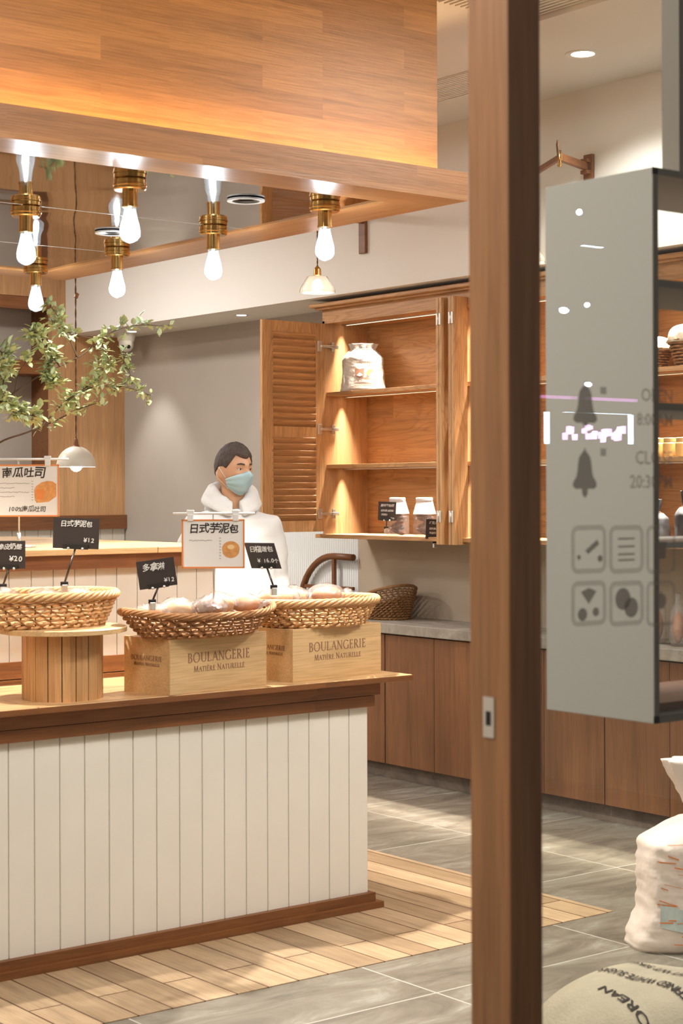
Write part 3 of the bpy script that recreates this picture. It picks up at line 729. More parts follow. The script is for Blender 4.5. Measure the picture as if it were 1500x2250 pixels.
# taro bun sign, left basket
P4 = brd(167, 1172, 5.86, .155, .103, -2)
chalk_sign('chalkboard_sign', 'dark chalkboard price sign reading ¥12 clipped to the left basket', *P4, [('日式芋泥包', .0235, -.0, .30, 'CENTER'), ('¥12', .022, .28, -.22, 'CENTER')], at(141, 1283, 5.84))
P4 = brd(20, 1219, 5.83, .108, .093, 0)
chalk_sign('chalkboard_sign', 'small chalkboard price sign reading ¥20 at the left picture edge', *P4, [('脆皮奶酪', .022, .02, .28, 'CENTER'), ('¥20', .027, .2, -.15, 'CENTER')], at(6, 1288, 5.83))
P4 = brd(344, 1260, 5.80, .127, .094, 8)
chalk_sign('chalkboard_sign', 'tilted dark chalkboard price sign above the boat-shaped basket', *P4, [('多拿滋', .027, -.06, .22, 'CENTER'), ('¥12', .021, .30, -.28, 'CENTER')], at(334, 1322, 5.80))
P4 = brd(577, 1221, 6.05, .105, .085, -1)
tl, tr, bl, br_ = P4; sk = RT*.014
chalk_sign('chalkboard_sign', 'grey chalkboard price sign leaning right above the lit basket', tl-sk, tr-sk, bl+sk, br_+sk, [('日榴莲包', .0225, 0, .24, 'CENTER'), ('¥ 16.0个', .0185, .12, -.2, 'CENTER')], at(601, 1290, 6.02))
# paper posters on rods
def poster(name, label, cx, cy, D, w, h, base, basket_clip, art):
    c = at(cx, cy, D); M = frame(c, RT, UP); q_ = M @ Vector((0, 0, -.013)); t = thing(name, label, 'menu sign', (q_.x, q_.y, base[2]))
    obj('sheet', B().box((-w/2, -h/2, -.001), (w/2, h/2, 0), M=M), 'paper', t, True)
    e = .0055; b = B()
    for a, q in (((-w/2, -h/2), (w/2, -h/2+e)), ((-w/2, h/2-e), (w/2, h/2)), ((-w/2, -h/2), (-w/2+e, h/2)), ((w/2-e, -h/2), (w/2, h/2))): b.box((a[0], a[1], 0), (q[0], q[1], .0012), M=M)
    obj('border', b, 'orange_print', t, True)
    art(t, M, w, h)
    zr = h/2 + .02
    obj('cross_rod', B().tube([M @ Vector((-w/2-.03, zr, -.006)), M @ Vector((w/2+.035, zr, -.006))], .0042, 8), 'plastic_white', t, True)
    for x in (-w*.36, w*.36):
        obj('clip', B().box((x-.010, zr-.026, -.008), (x+.010, zr-.002, .006), M=M, bev=.002).box((x-.013, zr-.004, -.006), (x+.013, zr+.012, .004), M=M, bev=.002), 'plastic_white', t, True)
    top = M @ Vector((0, zr, -.013)); base = (top.x, top.y, base[2]); b = B().tube([Vector(base), Vector((base[0], base[1], top.z))], .0032, 8)
    obj('pole', b, 'chrome', t, True)
    obj('pole_sleeve', B().tube([Vector(base)+Vector((0, 0, .005)), Vector(base)+Vector((0, 0, .055))], .0075, 10), 'chrome', t, True)
    if not basket_clip: obj('foot_disc', B().lathe([(.062, 0), (.064, .004), (.060, .008), (.01, .010)], base, n=32), 'chrome', t, True, sm=True)
    return t
def squig(b, M, x0, x1, y, n, amp=.002, w=.0012):
    random.seed(int((x0+y)*1e4) % 999)
    x = x0
    while x < x1:
        l = random.uniform(.003, .007); paint(b, [[(x, y+random.uniform(-amp, amp)), (x+l, y+random.uniform(-amp, amp))]], M, w); x += l + .001
def art2(t, M, w, h):
    b = B(); hand(b, '日式芋泥包', .037, M @ Matrix.Translation((.002, h*.30, .0004)), fat=.0007)
    obj('lettering', b, 'ink', t, True)
    b = B(); squig(b, M, -w*.38, -w*.02, h*.07, 10)
    for i in range(8): paint(b, [[(w*.10, h*.12-i*.010), (w*.12, h*.115-i*.010)]], M, .0015)
    obj('small_print', b, 'ink_grey', t, True)
    cx, cy = w*.28, -h*.10; b = B().prism([(cx+.030*math.cos(a*PI/14), cy+.026*math.sin(a*PI/14)) for a in range(28)], M, .0007)
    b.prism([(cx+.029*math.cos(a*PI/14), cy-.006+.026*math.sin(a*PI/14)) for a in range(28)], M, .0005)
    obj('bun_drawing', b, 'bread_print', t, True)
    b = B().prism([(cx+.012*math.cos(a*PI/8), cy+.006+.008*math.sin(a*PI/8)) for a in range(16)], M, .0010); obj('bun_highlight', b, 'print_light', t, True)
def art1(t, M, w, h):
    b = B(); hand(b, '南瓜吐司', .044, M @ Matrix.Translation((w*.06, h*.33, .0004)), fat=.0008)
    hand(b, '100%南瓜吐司', .024, M @ Matrix.Translation((w*.10, -h*.36, .0004)), fat=.0002)
    obj('lettering', b, 'ink', t, True)
    b = B()
    for i in range(4): squig(b, M, -w*.40, w*(.12 if i % 2 == 0 else -.05), h*(.14-.085*i), 8)
    for i in range(8): paint(b, [[(w*.165, h*.18-i*.010), (w*.18, h*.175-i*.010)]], M, .0015)
    obj('small_print', b, 'ink_grey', t, True)
    cx, cy = w*.335, -h*.03
    po = [(-.040, -.030), (-.034, -.040), (.012, -.036), (.040, -.016), (.040, .030), (.026, .040), (.006, .042), (-.016, .036), (-.036, .022), (-.043, .006)]
    obj('loaf_drawing', B().prism([(cx+x, cy+y) for x, y in po], M, .0007), 'bread_print', t, True)
    obj('loaf_highlight', B().prism([(cx-.036, cy+.010), (cx-.006, cy+.012), (cx-.006, cy-.030), (cx-.034, cy-.026)], M, .0010), 'orange_print', t, True)
bp = at(470, 1320, 5.95); bp.z = 1.085
poster('poster_stand', 'white menu card reading 日式芋泥包 on a rod in front of the worker', 468, 1195, 5.95, .216, .168, bp, True, art2)
bp = Vector((3.10, 5.83, 1.3455))
poster('poster_stand', 'white menu card reading 南瓜吐司 with a drawn orange loaf', 40, 1078, 6.49, .305, .195, bp, False, art1)

# ================================================================== WALL CABINET (louvred doors)
XC, XW = 6.04, 6.368
YA, YE = 7.84, 4.45
wc = thing('wall_cabinet', 'long oak wall cabinet with lit shelves and folding louvred doors', 'wall cabinet', (6.2, 6.2, 1.29))
obj('back_panel', B().box((6.352, YE, 1.30), (XW, YA, 2.62)), 'wood_cab_y', wc, True)
obj('side_panel', B().box((XC, YA-.02, 1.31), (6.352, YA, 2.52)), 'wood_cab_side', wc, True)
for y in (6.72, 5.62): obj('divider', B().box((XC, y-.012, 1.31), (6.352, y+.012, 2.52)), 'wood_cab_side', wc, True)
obj('bottom_panel', B().box((6.0, YE, 1.288), (6.352, YA+.02, 1.31), bev=.002), 'wood_cab_y', wc, True)
obj('top_panel', B().box((XC+.02, YE, 2.505), (6.352, YA-.02, 2.525)), 'wood_cab_y', wc, True)
obj('header', B().box((XC, YE, 2.505), (XC+.02, YA, 2.585)).box((XC+.02, YA-.02, 2.52), (6.352, YA, 2.585)), 'wood_cab_y', wc, True)
obj('cornice', B().box((5.985, YE, 2.595), (6.37, YA+.06, 2.618), bev=.006).box((6.01, YE, 2.583), (6.37, YA+.03, 2.596), bev=.003), 'wood_cab_y', wc, True)
bays = [(YA-.02, 6.732), (6.708, 5.632), (5.608, YE)]
for a, b_ in bays:
    for z in (2.115, 1.705): obj('shelf', B().box((XC+.012, b_+.001, z-.022), (6.352, a-.001, z), bev=.001), 'wood_cab_y', wc, True)
    for z in (2.505, 2.115-.022, 1.705-.022):
        obj('led_channel', B().box((6.150, b_+.03, z-.006), (6.155, a-.02, z)).box((6.170, b_+.03, z-.006), (6.175, a-.02, z)), 'chrome', wc, True)
        obj('led_diffuser', B().box((6.1555, b_+.035, z-.0025), (6.1695, a-.03, z-.0005)), 'led_on', wc, True)
        o = lamp('cabinet_led', 'AREA', (6.1625, (a+b_)/2, z-.0045), 20, (1, .88, .74), shape='RECTANGLE', size=.012, size_y=a-b_-.05)
        o.data.spread = math.radians(52); o.rotation_euler = (0, 0, 0)
# louvred door, swung open square to the cabinet
def hinge(b, p, du, dv):
    """small cup hinge at p; du outwards on the door, dv vertical"""
    p, du, dv = Vector(p), Vector(du), Vector(dv)
    b.box((-.012, -.030, 0), (.012, .030, .004), M=frame(p, du, dv), bev=.001)
def louvre_door(y, x0, x1, z0, z1, hingez):
    b = B(); s_ = .058; zm = z0 + (z1-z0)*.475
    b.box((x0, y-.011, z0), (x0+s_*1.3, y+.011, z1), bev=.002).box((x1-s_*1.1, y-.011, z0), (x1, y+.011, z1), bev=.002)
    b.box((x0+s_, y-.010, z0), (x1-s_, y+.010, z0+.062)).box((x0+s_, y-.010, z1-.062), (x1-s_, y+.010, z1)).box((x0+s_, y-.010, zm-.03), (x1-s_, y+.010, zm+.03))
    dr = obj('louvred_door', b, 'wood_cab', wc, True)
    for (a, c) in ((z0+.062, zm-.03), (zm+.03, z1-.062)):
        n = int(round((c-a)/.0365)); st_ = (c-a)/n; l = B()
        for i in range(n):
            z = a + (i+.5)*st_; M = Matrix.Translation(((x0+x1)/2+.004, y, z)) @ Matrix.Rotation(math.radians(-50), 4, 'X')
            l.box((-(x1-x0)/2+s_+.006, -.0225, -.0035), ((x1-x0)/2-s_-.010, .0225, .0035), M=M)
        obj('louvre_slats', l, 'wood_cab_x', dr, True)
    for z in hingez:
        h = B().box((x1-.052, y-.016, z-.030), (x1-.020, y-.011, z+.030), bev=.002).box((x1-.03, y-.022, z-.007), (x1+.05, y-.012, z+.007), bev=.002)
        h.box((x1+.04, y-.022, z-.009), (x1+.095, y-.006, z+.009), bev=.002).box((x1+.055, y-.012, z-.026), (x1+.075, y-.004, z+.026), bev=.002)
        obj('cup_hinge', h, 'chrome', dr, True)
    return dr
louvre_door(7.818, 5.595, 6.03, 1.325, 2.505, (2.375, 1.905, 1.425))
# folded door leaves seen edge-on
for (yc, zt) in ((6.735, 2.55), (6.64, 2.55)):
    d_ = obj('folded_door', B().box((5.945, yc-.024, 1.275), (XC-.001, yc-.002, zt), bev=.002).box((5.945, yc+.001, 1.275), (XC-.001, yc+.022, zt), bev=.002), 'wood_cab', wc, True)
    for z in (2.44, 1.42): obj('leaf_hinge', B().box((5.941, yc-.018, z-.03), (5.9455, yc+.016, z+.03), bev=.001).tube([(5.940, yc-.0005, z-.03), (5.940, yc-.0005, z+.03)], .004, 8), 'chrome', d_, True)
for yc in (5.62,):
    obj('folded_door', B().box((5.945, yc-.024, 1.275), (XC-.001, yc-.002, 2.55), bev=.002).box((5.945, yc+.001, 1.275), (XC-.001, yc+.022, 2.55), bev=.002), 'wood_cab', wc, True)

# cloth / paper sacks built from cross sections; f(x,z) gives the front face
def sack(t, name, mat, w, dp, h, neck=.78, nr=.16, seed=0, wr=.05, top_flare=.3, foot=1.04, ruck=0):
    """closed cloth sack from superellipse sections; returns wrap(x,z) giving points just off its front face"""
    def prof(q):
        if q < neck:
            u = q/neck; k = (1 - .10*u) if u < .74 else .926 - (.926-nr)*((u-.74)/.26)**1.8
            return k * (foot - (foot-1)*min(1, q*5))
        return nr + (q-neck)/(1-neck)*(top_flare-nr)
    def dk(q): return (.30+.70*min(1, prof(q)))*(1 if q > .05 else .86+.14*q/.05) if q < neck*.97 else max(prof(q)*.9, .2)
    rings = []; n = 64; m = 56
    for i in range(m+1):
        q = i/m; k = prof(q); r_ = []
        ex = .60 if q < neck*.80 else min(1, .60+.4*(q-neck*.80)/(neck*.2))
        for j in range(n):
            a = 2*PI*j/n; ca, sa = math.cos(a), math.sin(a)
            px = math.copysign(abs(ca)**ex, ca); py = math.copysign(abs(sa)**ex, sa)
            fr = max(0, q-neck*.80)/(neck*.2) if q < neck else 1
            wv = 1 + wr*noise.noise(Vector((ca*2+seed, sa*2, q*5))) + .12*math.sin(a*8+seed)*min(1, fr)**2
            rk = ruck*(noise.noise(Vector((ca*1.5+seed, sa*1.5, q*26+ca*4)))+.6*noise.noise(Vector((ca*4+seed, sa*4, q*40))) + .9*abs(noise.noise(Vector((ca*3+q*6, sa*3, q*9+seed)))))
            r_.append(Vector((w/2*k*px*wv + px*rk, dp/2*dk(q)*py*wv + py*rk, h*q)))
        rings.append(r_)
    o = obj(name, B().loft(rings), mat, t)
    def wrap(x, z, off=.004):
        q = z/h; c = min(.98, abs(x)/(w/2*prof(q)))**(1/.60)
        return Vector((x, -dp/2*dk(q)*(1-c*c)**.30 - off - ruck*.7, z))
    return wrap
fs = thing('flour_sack', 'white cotton flour sack printed with a bread drawing on the top shelf', 'sack', (6.19, 7.655, 2.1155), -YAW + .12)
wrap = sack(fs, 'bag', 'cotton', .25, .12, .272, neck=.88, nr=.50, wr=.06, top_flare=.62, seed=2, ruck=.002)
obj('tie_string', B().tube([(.064*math.cos(a*PI/10), .034*math.sin(a*PI/10), .238) for a in range(20)], .003, 6, closed=True).tube([(-.118, -.045, .09), (-.118, -.06, .055), (-.122, -.06, .03)], .003, 6), 'cotton', fs)
tmp = B(); tmp.text('flour', .040, None, fn=lambda x, y: wrap(x+.010, y+.190-abs(x)*.12), fat=.0006); obj('lettering', tmp, 'ink_grey', fs)
def patch(pts, mat, nm, off=.005):
    b = B(); ctr = (sum(p[0] for p in pts)/len(pts), sum(p[1] for p in pts)/len(pts))
    c = b.bm.verts.new(wrap(*ctr, off)); vs = [b.bm.verts.new(wrap(*p, off)) for p in pts]
    for i in range(len(vs)): b.bm.faces.new((c, vs[i], vs[(i+1) % len(vs)]))
    return obj(nm, b, mat, fs)
patch([(-.056, .085), (-.056, .132), (-.032, .124), (-.004, .132), (-.004, .085), (-.03, .076)], 'ink_brown', 'printed_sack')
patch([(-.050, .134), (-.032, .160), (-.008, .134), (-.030, .128)], 'cloth_linen', 'printed_flour')
patch([(-.048, .090), (-.03, .106), (-.012, .092), (-.03, .084)], 'paper', 'printed_label', .0065)
patch([(.004, .098), (.014, .120), (.042, .126), (.046, .112), (.020, .092)], 'bread_print', 'printed_loaf')
patch([(-.02, .072), (.005, .080), (.034, .070), (.004, .064)], 'ink_brown', 'printed_wheat')
b = B()
for i in range(4):
    for x in range(12): b.quad([wrap(-.060+x*.0098, .052-.0095*i), wrap(-.052+x*.0098, .052-.0095*i), wrap(-.052+x*.0098, .0495-.0095*i), wrap(-.060+x*.0098, .0495-.0095*i)])
for a in (-.3, .1, .45): b.quad([wrap(.022, .138), wrap(.025, .138), wrap(.026+.03*a, .165), wrap(.022+.03*a, .165)])
obj('printed_lines', b, 'ink_brown', fs)

def cookie_bag(name, label):
    t = thing(name, label, 'cookie bag', (0, 0, 0), 0, 'cookie bags on the lowest cabinet shelf')
    w, dp, h = .105, .07, .20
    b = B(); sec = [(0, 1, 1), (.02, 1.02, 1.02), (.10, 1.02, 1.0), (.155, .90, .62), (.185, .82, .28), (.20, .80, .12)]
    rings = []
    for z, kx, ky in sec:
        hx, hy = w/2*kx, dp/2*ky; rings.append([Vector(p) for p in ((-hx, -hy, z), (0, -hy*1.03, z), (hx, -hy, z), (hx*1.0, 0, z), (hx, hy, z), (0, hy*1.03, z), (-hx, hy, z), (-hx*1.0, 0, z))])
    b.loft(rings, smooth=False); obj('clear_bag', b, 'film_bag', t)
    f = B(); z0, z1 = .118, .188
    f.quad([(-w*.50, -dp*.52, z0), (w*.50, -dp*.52, z0), (w*.405, -dp*.16, z1), (-w*.405, -dp*.16, z1)])
    f.quad([(w*.515, -dp*.5, z0), (w*.515, dp*.5, z0), (w*.415, dp*.14, z1), (w*.415, -dp*.14, z1)])
    f.quad([(-w*.50, dp*.52, z0), (w*.50, dp*.52, z0), (w*.405, dp*.16, z1), (-w*.405, dp*.16, z1)])
    obj('paper_top', f, 'paper', t)
    obj('rolled_fold', B().box((-w*.43, -.016, .186), (w*.43, .010, .207), bev=.005), 'paper', t)
    c = B(); random.seed(5)
    for i in range(16):
        c.sphere((random.uniform(-.020, .020), random.uniform(-.010, .010), .014+.0062*i), (.032, .024, .010), M=Matrix.Rotation(random.uniform(-.5, .5), 4, 'Y'), u=10, v=6)
    obj('cookies', c, 'cookie', t)
    return t
g1 = cookie_bag('cookie_bag', 'clear bag of brown cookies with folded white top behind a chalk label')
g1.location = (6.15, 7.31, 1.3105); g1.rotation_euler = (0, 0, -YAW-.5)
dup(g1, (6.15, 7.085, 1.3105), -YAW-.35, 'clear bag of brown cookies with folded white top standing uncovered on the right')
chalk_sign('shelf_label', 'small upright chalkboard label in front of the left cookie bag', *brd(850, 1123, 9.50, .098, .102, -2), [('蔓越莓曲奇', .016, 0, .30, 'CENTER'), ('配料黄油面粉', .0125, 0, .02, 'CENTER'), ('鸡蛋糖', .0125, -.15, -.2, 'CENTER'), ('¥25', .013, .3, -.38, 'CENTER')], at(848, 1160, 9.5))
chalk_sign('shelf_label', 'tilted chalkboard label clipped to the cabinet bottom edge by the folded doors', *brd(957, 1163, 9.12, .105, .104, -3), [('巧克力曲奇', .016, 0, .30, 'CENTER'), ('配料黄油面粉', .0125, 0, .02, 'CENTER'), ('鸡蛋可可', .0125, -.1, -.2, 'CENTER'), ('¥25', .013, .3, -.38, 'CENTER')], at(955, 1192, 9.12))

# things in the right-hand bay of the cabinet
def linen_basket(name, label, loc, r, h):
    t = thing(name, label, 'basket', loc, 0, 'cloth-topped baskets on the top shelf')
    b = B()
    for i in range(9):
        f = i/8; rad = r*(.62+.38*f); b.tube([((rad+.003*math.cos(12*2*PI*k/96*1.0+i*PI))*math.cos(2*PI*k/96), (rad+.003*math.cos(12*2*PI*k/96+i*PI))*math.sin(2*PI*k/96), .006+h*.62*f) for k in range(96)], .0052, 5, closed=True)
    b.lathe([(r*.6, .001), (r*.6, .008)], n=20)
    obj('weave', b, 'wicker_dark', t)
    rings = []
    for i in range(9):
        q = i/8; rad = r*1.08*math.cos(q*PI/2*.96)**.7; rings.append([Vector((rad*(1+.06*math.sin(7*a*2*PI/36+q*5))*math.cos(2*PI*a/36), rad*(1+.06*math.sin(7*a*2*PI/36+q*5))*math.sin(2*PI*a/36), h*.6 + h*.45*math.sin(q*PI/2))) for a in range(36)])
    obj('linen_cover', B().loft(rings), 'cloth_linen', t)
    return t
linen_basket('covered_basket', 'small linen-covered wicker basket on the top shelf beside the case edge', (6.20, 5.50, 2.1155), .085, .15)
linen_basket('covered_basket', 'larger linen-covered wicker basket on the top shelf at the right picture edge', (6.19, 5.27, 2.1155), .10, .19)
def jar(name, label):
    t = thing(name, label, 'jar', (0, 0, 0), 0, 'honey-coloured jars on the middle shelf')
    obj('glass', B().lathe([(.030, .0), (.033, .004), (.033, .062), (.026, .070)], n=20), 'jam', t, sm=True)
    obj('lid', B().lathe([(.029, .070), (.029, .086), (.026, .089)], n=20), 'lid_gold', t, sm=True)
    return t
j0 = jar('preserve_jar', 'honey jar on the middle shelf, leftmost of the row seen through the case'); j0.location = (6.14, 5.50, 1.7055)
for i, (dy, lb) in enumerate(((.075, 'second honey jar from the left on the middle shelf'), (.15, 'third honey jar from the left on the middle shelf'), (.225, 'honey jar nearest the picture edge on the middle shelf'))):
    dup(j0, (6.14, 5.50-dy, 1.7055), 0, lb)
def dark_bag(name, label, loc, rz, h):
    t = thing(name, label, 'paper bag', loc, rz, 'dark bags on the lowest shelf at the right')
    sack(t, 'bag', 'steel_dark' if False else 'trousers', .15, .10, h, neck=.7, nr=.3, wr=.08, top_flare=.5, seed=loc[1])
    obj('tie', B().tube([(.024*math.cos(a*PI/8), .018*math.sin(a*PI/8), h*.7) for a in range(16)], .003, 6, closed=True), 'cord', t)
dark_bag('gift_bag', 'dark tied bag on the lowest shelf behind the case icons', (6.17, 5.46, 1.3105), .3, .20)
dark_bag('gift_bag', 'taller dark tied bag on the lowest shelf at the picture edge', (6.17, 5.28, 1.3105), .9, .24)
def clear_pack(name, label):
    t = thing(name, label, 'bagged bread', (0, 0, 0), 0, 'clear packs leaning on the concrete worktop')
    b = B(); sec = [(0, .05, .03), (.03, .058, .04), (.16, .056, .034), (.20, .022, .012), (.24, .048, .012)]
    b.loft([[Vector((a*math.cos(2*PI*k/18), c*math.sin(2*PI*k/18), z)) for k in range(18)] for z, a, c in sec]); obj('bag', b, 'plastic_film', t)
    obj('loaf', B().sphere((0, 0, .085), (.042, .026, .075), u=14, v=10), 'bread_crust', t); return t
q0 = clear_pack('bread_pack', 'clear bread pack on the worktop seen left through the case'); q0.location = (6.12, 5.42, .8435)
dup(q0, (6.10, 5.27, .8435), .5, 'clear bread pack on the worktop at the right picture edge')

# ================================================================== BASE CABINETS + WORKTOP
tag(obj('concrete_worktop', B().box((5.955, 1.95, .788), (6.37, 7.925, .8425), bev=.004), 'concrete'), 'grey concrete worktop running along the wall over the brown cabinets', 'worktop')
units = [(7.92, 7.221, 'brown base cabinet partly hidden behind the bread table end'), (7.217, 6.412, 'brown two-door base cabinet just left of the door post'),
         (6.408, 5.617, 'brown base cabinet just right of the door post'), (5.613, 4.822, 'brown base cabinet below the right part of the display case'), (4.818, 4.0, 'brown base cabinet behind the pink flour sack')]
for a, b_, lb in units:
    t = thing('base_cabinet', lb, 'cabinet', (6.2, (a+b_)/2, .08), 0, 'brown base cabinets under the worktop')
    obj('carcass', B().box((6.0, b_+.001, .086), (6.36, a-.001, .786)), 'wood_base', t, True)
    m = (a+b_)/2 if a != 7.217 else 6.818
    for p, q in ((a-.002, m+.0015), (m-.0015, b_+.002)): obj('door', B().box((5.98, q, .084), (5.999, p, .780), bev=.0015), 'wood_base', t, True)

# fluted panel, bent rail
fl = B(); y = 7.95
while y < 9.0:
    fl.tube([(6.385, y, .02), (6.385, y, 1.325)], .0105, 8); y += .021
fl.box((6.386, 7.94, .01), (6.399, 9.0, 1.33))
tag(obj('fluted_panel', fl, 'fluted_white'), 'white fluted wall panel behind the curved wooden rail', 'wall panel')
rl = thing('bentwood_rail', 'curved brown wooden rail frame standing at the end of the worktop', 'rail', (6.33, 8.2, 0))
pth = [(6.335, 7.932, 1.165), (6.335, 8.10, 1.168)] + [(6.335, 8.12+.33*math.sin(a*PI/20), .84+.328*math.cos(a*PI/20)) for a in range(0, 11)] + [(6.335, 8.45, .5), (6.335, 8.45, 0.0)]
obj('curved_rail', B().tube(pth, .020, 10), 'wood_bent', rl, True)
obj('upright', B().box((6.325, 8.105, .0), (6.345, 8.127, 1.155)), 'wood_bent', rl, True)
obj('cross_rail', B().box((6.325, 7.932, .972), (6.345, 8.43, .992)), 'wood_bent', rl, True)

# ================================================================== LAMPS
def downlight(label, x, y, z, r=.045):
    t = thing('ceiling_downlight', label, 'downlight', (x, y, z))
    obj('trim_ring', B().lathe([(r*.68, -.003), (r, -.004), (r*1.02, 0), (r*.68, 0)], n=28, closed=True), 'plastic_white', t, sm=True)
    obj('lens', B().lathe([(0.001, -.002), (r*.66, -.002)], n=24), 'lamp_warm', t)
downlight('small lit downlight in the soffit above the grey wall', 6.133, 8.776, 2.64, .045)
downlight('small lit downlight in the soffit behind the leafy branch tip', 6.162, 10.107, 2.64, .045)
downlight('lit round downlight in the high white ceiling at upper right', 5.44, 5.221, 3.43, .075)
# dome pendant
dp_ = at(167, 1026, 8.9)
t = thing('dome_pendant', 'cream dome pendant lamp on a twisted brown cord behind the branches', 'pendant lamp', tuple(dp_))
R_ = .101; pr = [(R_*math.cos(a*PI/24), R_*1.06*math.sin(a*PI/24)) for a in range(0, 12)]
obj('shade', B().lathe(pr + [(.012, R_*1.06)] + [(q*.97, z-.002) for q, z in reversed([(.012, R_*1.06)] + pr[::-1][:0] + pr)][:0] , n=40, caps=False).lathe([(q*.965, z*.96) for q, z in pr], n=40, caps=False).lathe([(R_, 0), (R_*.965, 0)], n=40, caps=False), 'ivory_enamel', t, sm=60)
obj('shade_cap', B().lathe([(.014, R_*1.04), (.013, R_*1.2), (.008, R_*1.42), (.004, R_*1.45)], n=16).lathe([(.014, R_*1.03), (.03, R_*1.0), (.013, R_*1.1)], n=16), 'wood_bent', t, sm=True)
obj('bulb', B().sphere((0, 0, .008), .032), 'lamp_on', t)
cz = 3.43 - dp_.z; b = B()
for s_ in (0, PI): b.tube([(.0022*math.cos(z*170+s_), .0022*math.sin(z*170+s_), R_*1.42 + (cz-R_*1.42)*z/240*1.0) for z in range(241)], .0024, 5)
obj('cord', b, 'cord', t)
obj('cord_adjuster', B().box((-.009, -.007, 0), (.009, .007, .028), M=Matrix.Translation((0, 0, at(163, 655, 8.9).z-dp_.z)) @ Matrix.Rotation(.4, 4, 'Y'), bev=.003), 'wood_bent', t)
lamp('dome_bulb_light', 'POINT', (dp_.x, dp_.y, dp_.z-.05), 5, WARM, shadow_soft_size=.03)
# swing-arm wall lamps with glass shades
def wall_lamp(label, plate, joint, end, drop):
    plate, joint, end = map(Vector, (plate, joint, end))
    t = thing('swing_arm_lamp', label, 'wall lamp', (plate.x, plate.y, plate.z-.13))
    obj('wall_plate', B().box((plate.x-.018, plate.y-.028, plate.z-.20), (plate.x, plate.y+.028, plate.z+.058), bev=.003).box((plate.x-.045, plate.y-.02, plate.z-.035), (plate.x-.018, plate.y+.02, plate.z-.018)).box((plate.x-.045, plate.y-.02, plate.z+.018), (plate.x-.018, plate.y+.02, plate.z+.035)), 'wood_bent', t, True)
    def arm(a, b_, w=.013, h=.017):
        dd = (b_-a); L = dd.length; dd.normalize(); up = UP; sd = up.cross(dd).normalized(); M = Matrix(((dd.x, sd.x, up.x, a.x), (dd.y, sd.y, up.y, a.y), (dd.z, sd.z, up.z, a.z), (0, 0, 0, 1)))
        obj('arm', B().box((0, -w, -h), (L, w, h), M=M, bev=.003), 'wood_bent', t, True)
    arm(plate+Vector((-.03, 0, 0)), joint); arm(joint+Vector((0, 0, -.003)), end+Vector((0, 0, -.02)), .011, .012)
    obj('joint_pin', B().tube([joint+Vector((0, 0, -.045)), joint+Vector((0, 0, .03))], .009, 10), 'brass', t, True)
    obj('cord_loop', B().tube([joint+Vector((.01, .02, .015)), joint+Vector((.0, .015, .06)), joint+Vector((-.01, .0, .075)), joint+Vector((-.015, -.01, .055)), joint+Vector((-.015, -.01, .0))], .004, 6), 'cord', t, True)
    e = end+Vector((0, 0, -.03)); lo = Vector((end.x, end.y, drop))
    b = B()
    for s_ in (0, PI): b.tube([Vector((e.x+.002*math.cos(z*.9+s_), e.y+.002*math.sin(z*.9+s_), e.z+(lo.z+.035-e.z)*z/60)) for z in range(61)], .0022, 5)
    obj('cord', b, 'cord', t, True)
    obj('socket', B().lathe([(.006, .045), (.010, .040), (.018, .030), (.019, .0), (.012, -.004)], lo, n=18), 'brass', t, True, sm=True)
    n = 32; rings = []
    for r, z in ((.022, -.002), (.048, -.006), (.060, -.028), (.082, -.066), (.084, -.084), (.080, -.086)):
        rings.append([lo + Vector((r*(1+.05*math.cos(10*2*PI*k/n*1.0)*min(1, r/.08))*math.cos(2*PI*k/n), r*(1+.05*math.cos(10*2*PI*k/n)*min(1, r/.08))*math.sin(2*PI*k/n), z)) for k in range(n)])
    obj('glass_shade', B().loft(rings, caps=False), 'shade_glass', t, True)
    obj('bulb', B().sphere(lo+Vector((0, 0, -.052)), (.026, .026, .034)), 'lamp_warm', t, True)
    lamp('glass_shade_light', 'POINT', (lo.x, lo.y, lo.z-.10), .6, NEUT, shadow_soft_size=.03)
pe = at(697, 600, 8.5)
wall_lamp('wooden swing-arm wall lamp whose fluted glass shade hangs below the canopy', (5.928, 7.32, 3.04), (5.50, 7.26, 3.04), (pe.x, pe.y, 3.04), at(697, 605, 8.5).z)
wall_lamp('folded wooden swing-arm wall lamp above the display case at right', (5.928, 5.644, 3.06), (5.635, 5.556, 3.06), (5.80, 5.93, 3.06), 2.72)
# dome camera
t = thing('security_camera', 'white twin-lens security camera on the soffit in the wall corner', 'camera', (6.22, 10.28, 2.64))
obj('mount', B().lathe([(.066, 0), (.066, -.012), (.056, -.05), (.05, -.06)], n=28), 'plastic_white', t, sm=True)
obj('eyeball', B().sphere((-.005, -.01, -.075), .052), 'plastic_white', t)
dv = Vector((-FW.x, -FW.y, -.45)).normalized(); cc = Vector((-.005, -.01, -.075)); sd = dv.cross(UP).normalized()
for s_ in (-1, 1):
    p = cc + dv*.040 + sd*.021*s_
    obj('lens', B().tube([p, p+dv*.010], .013, 16), 'black_plastic', t)

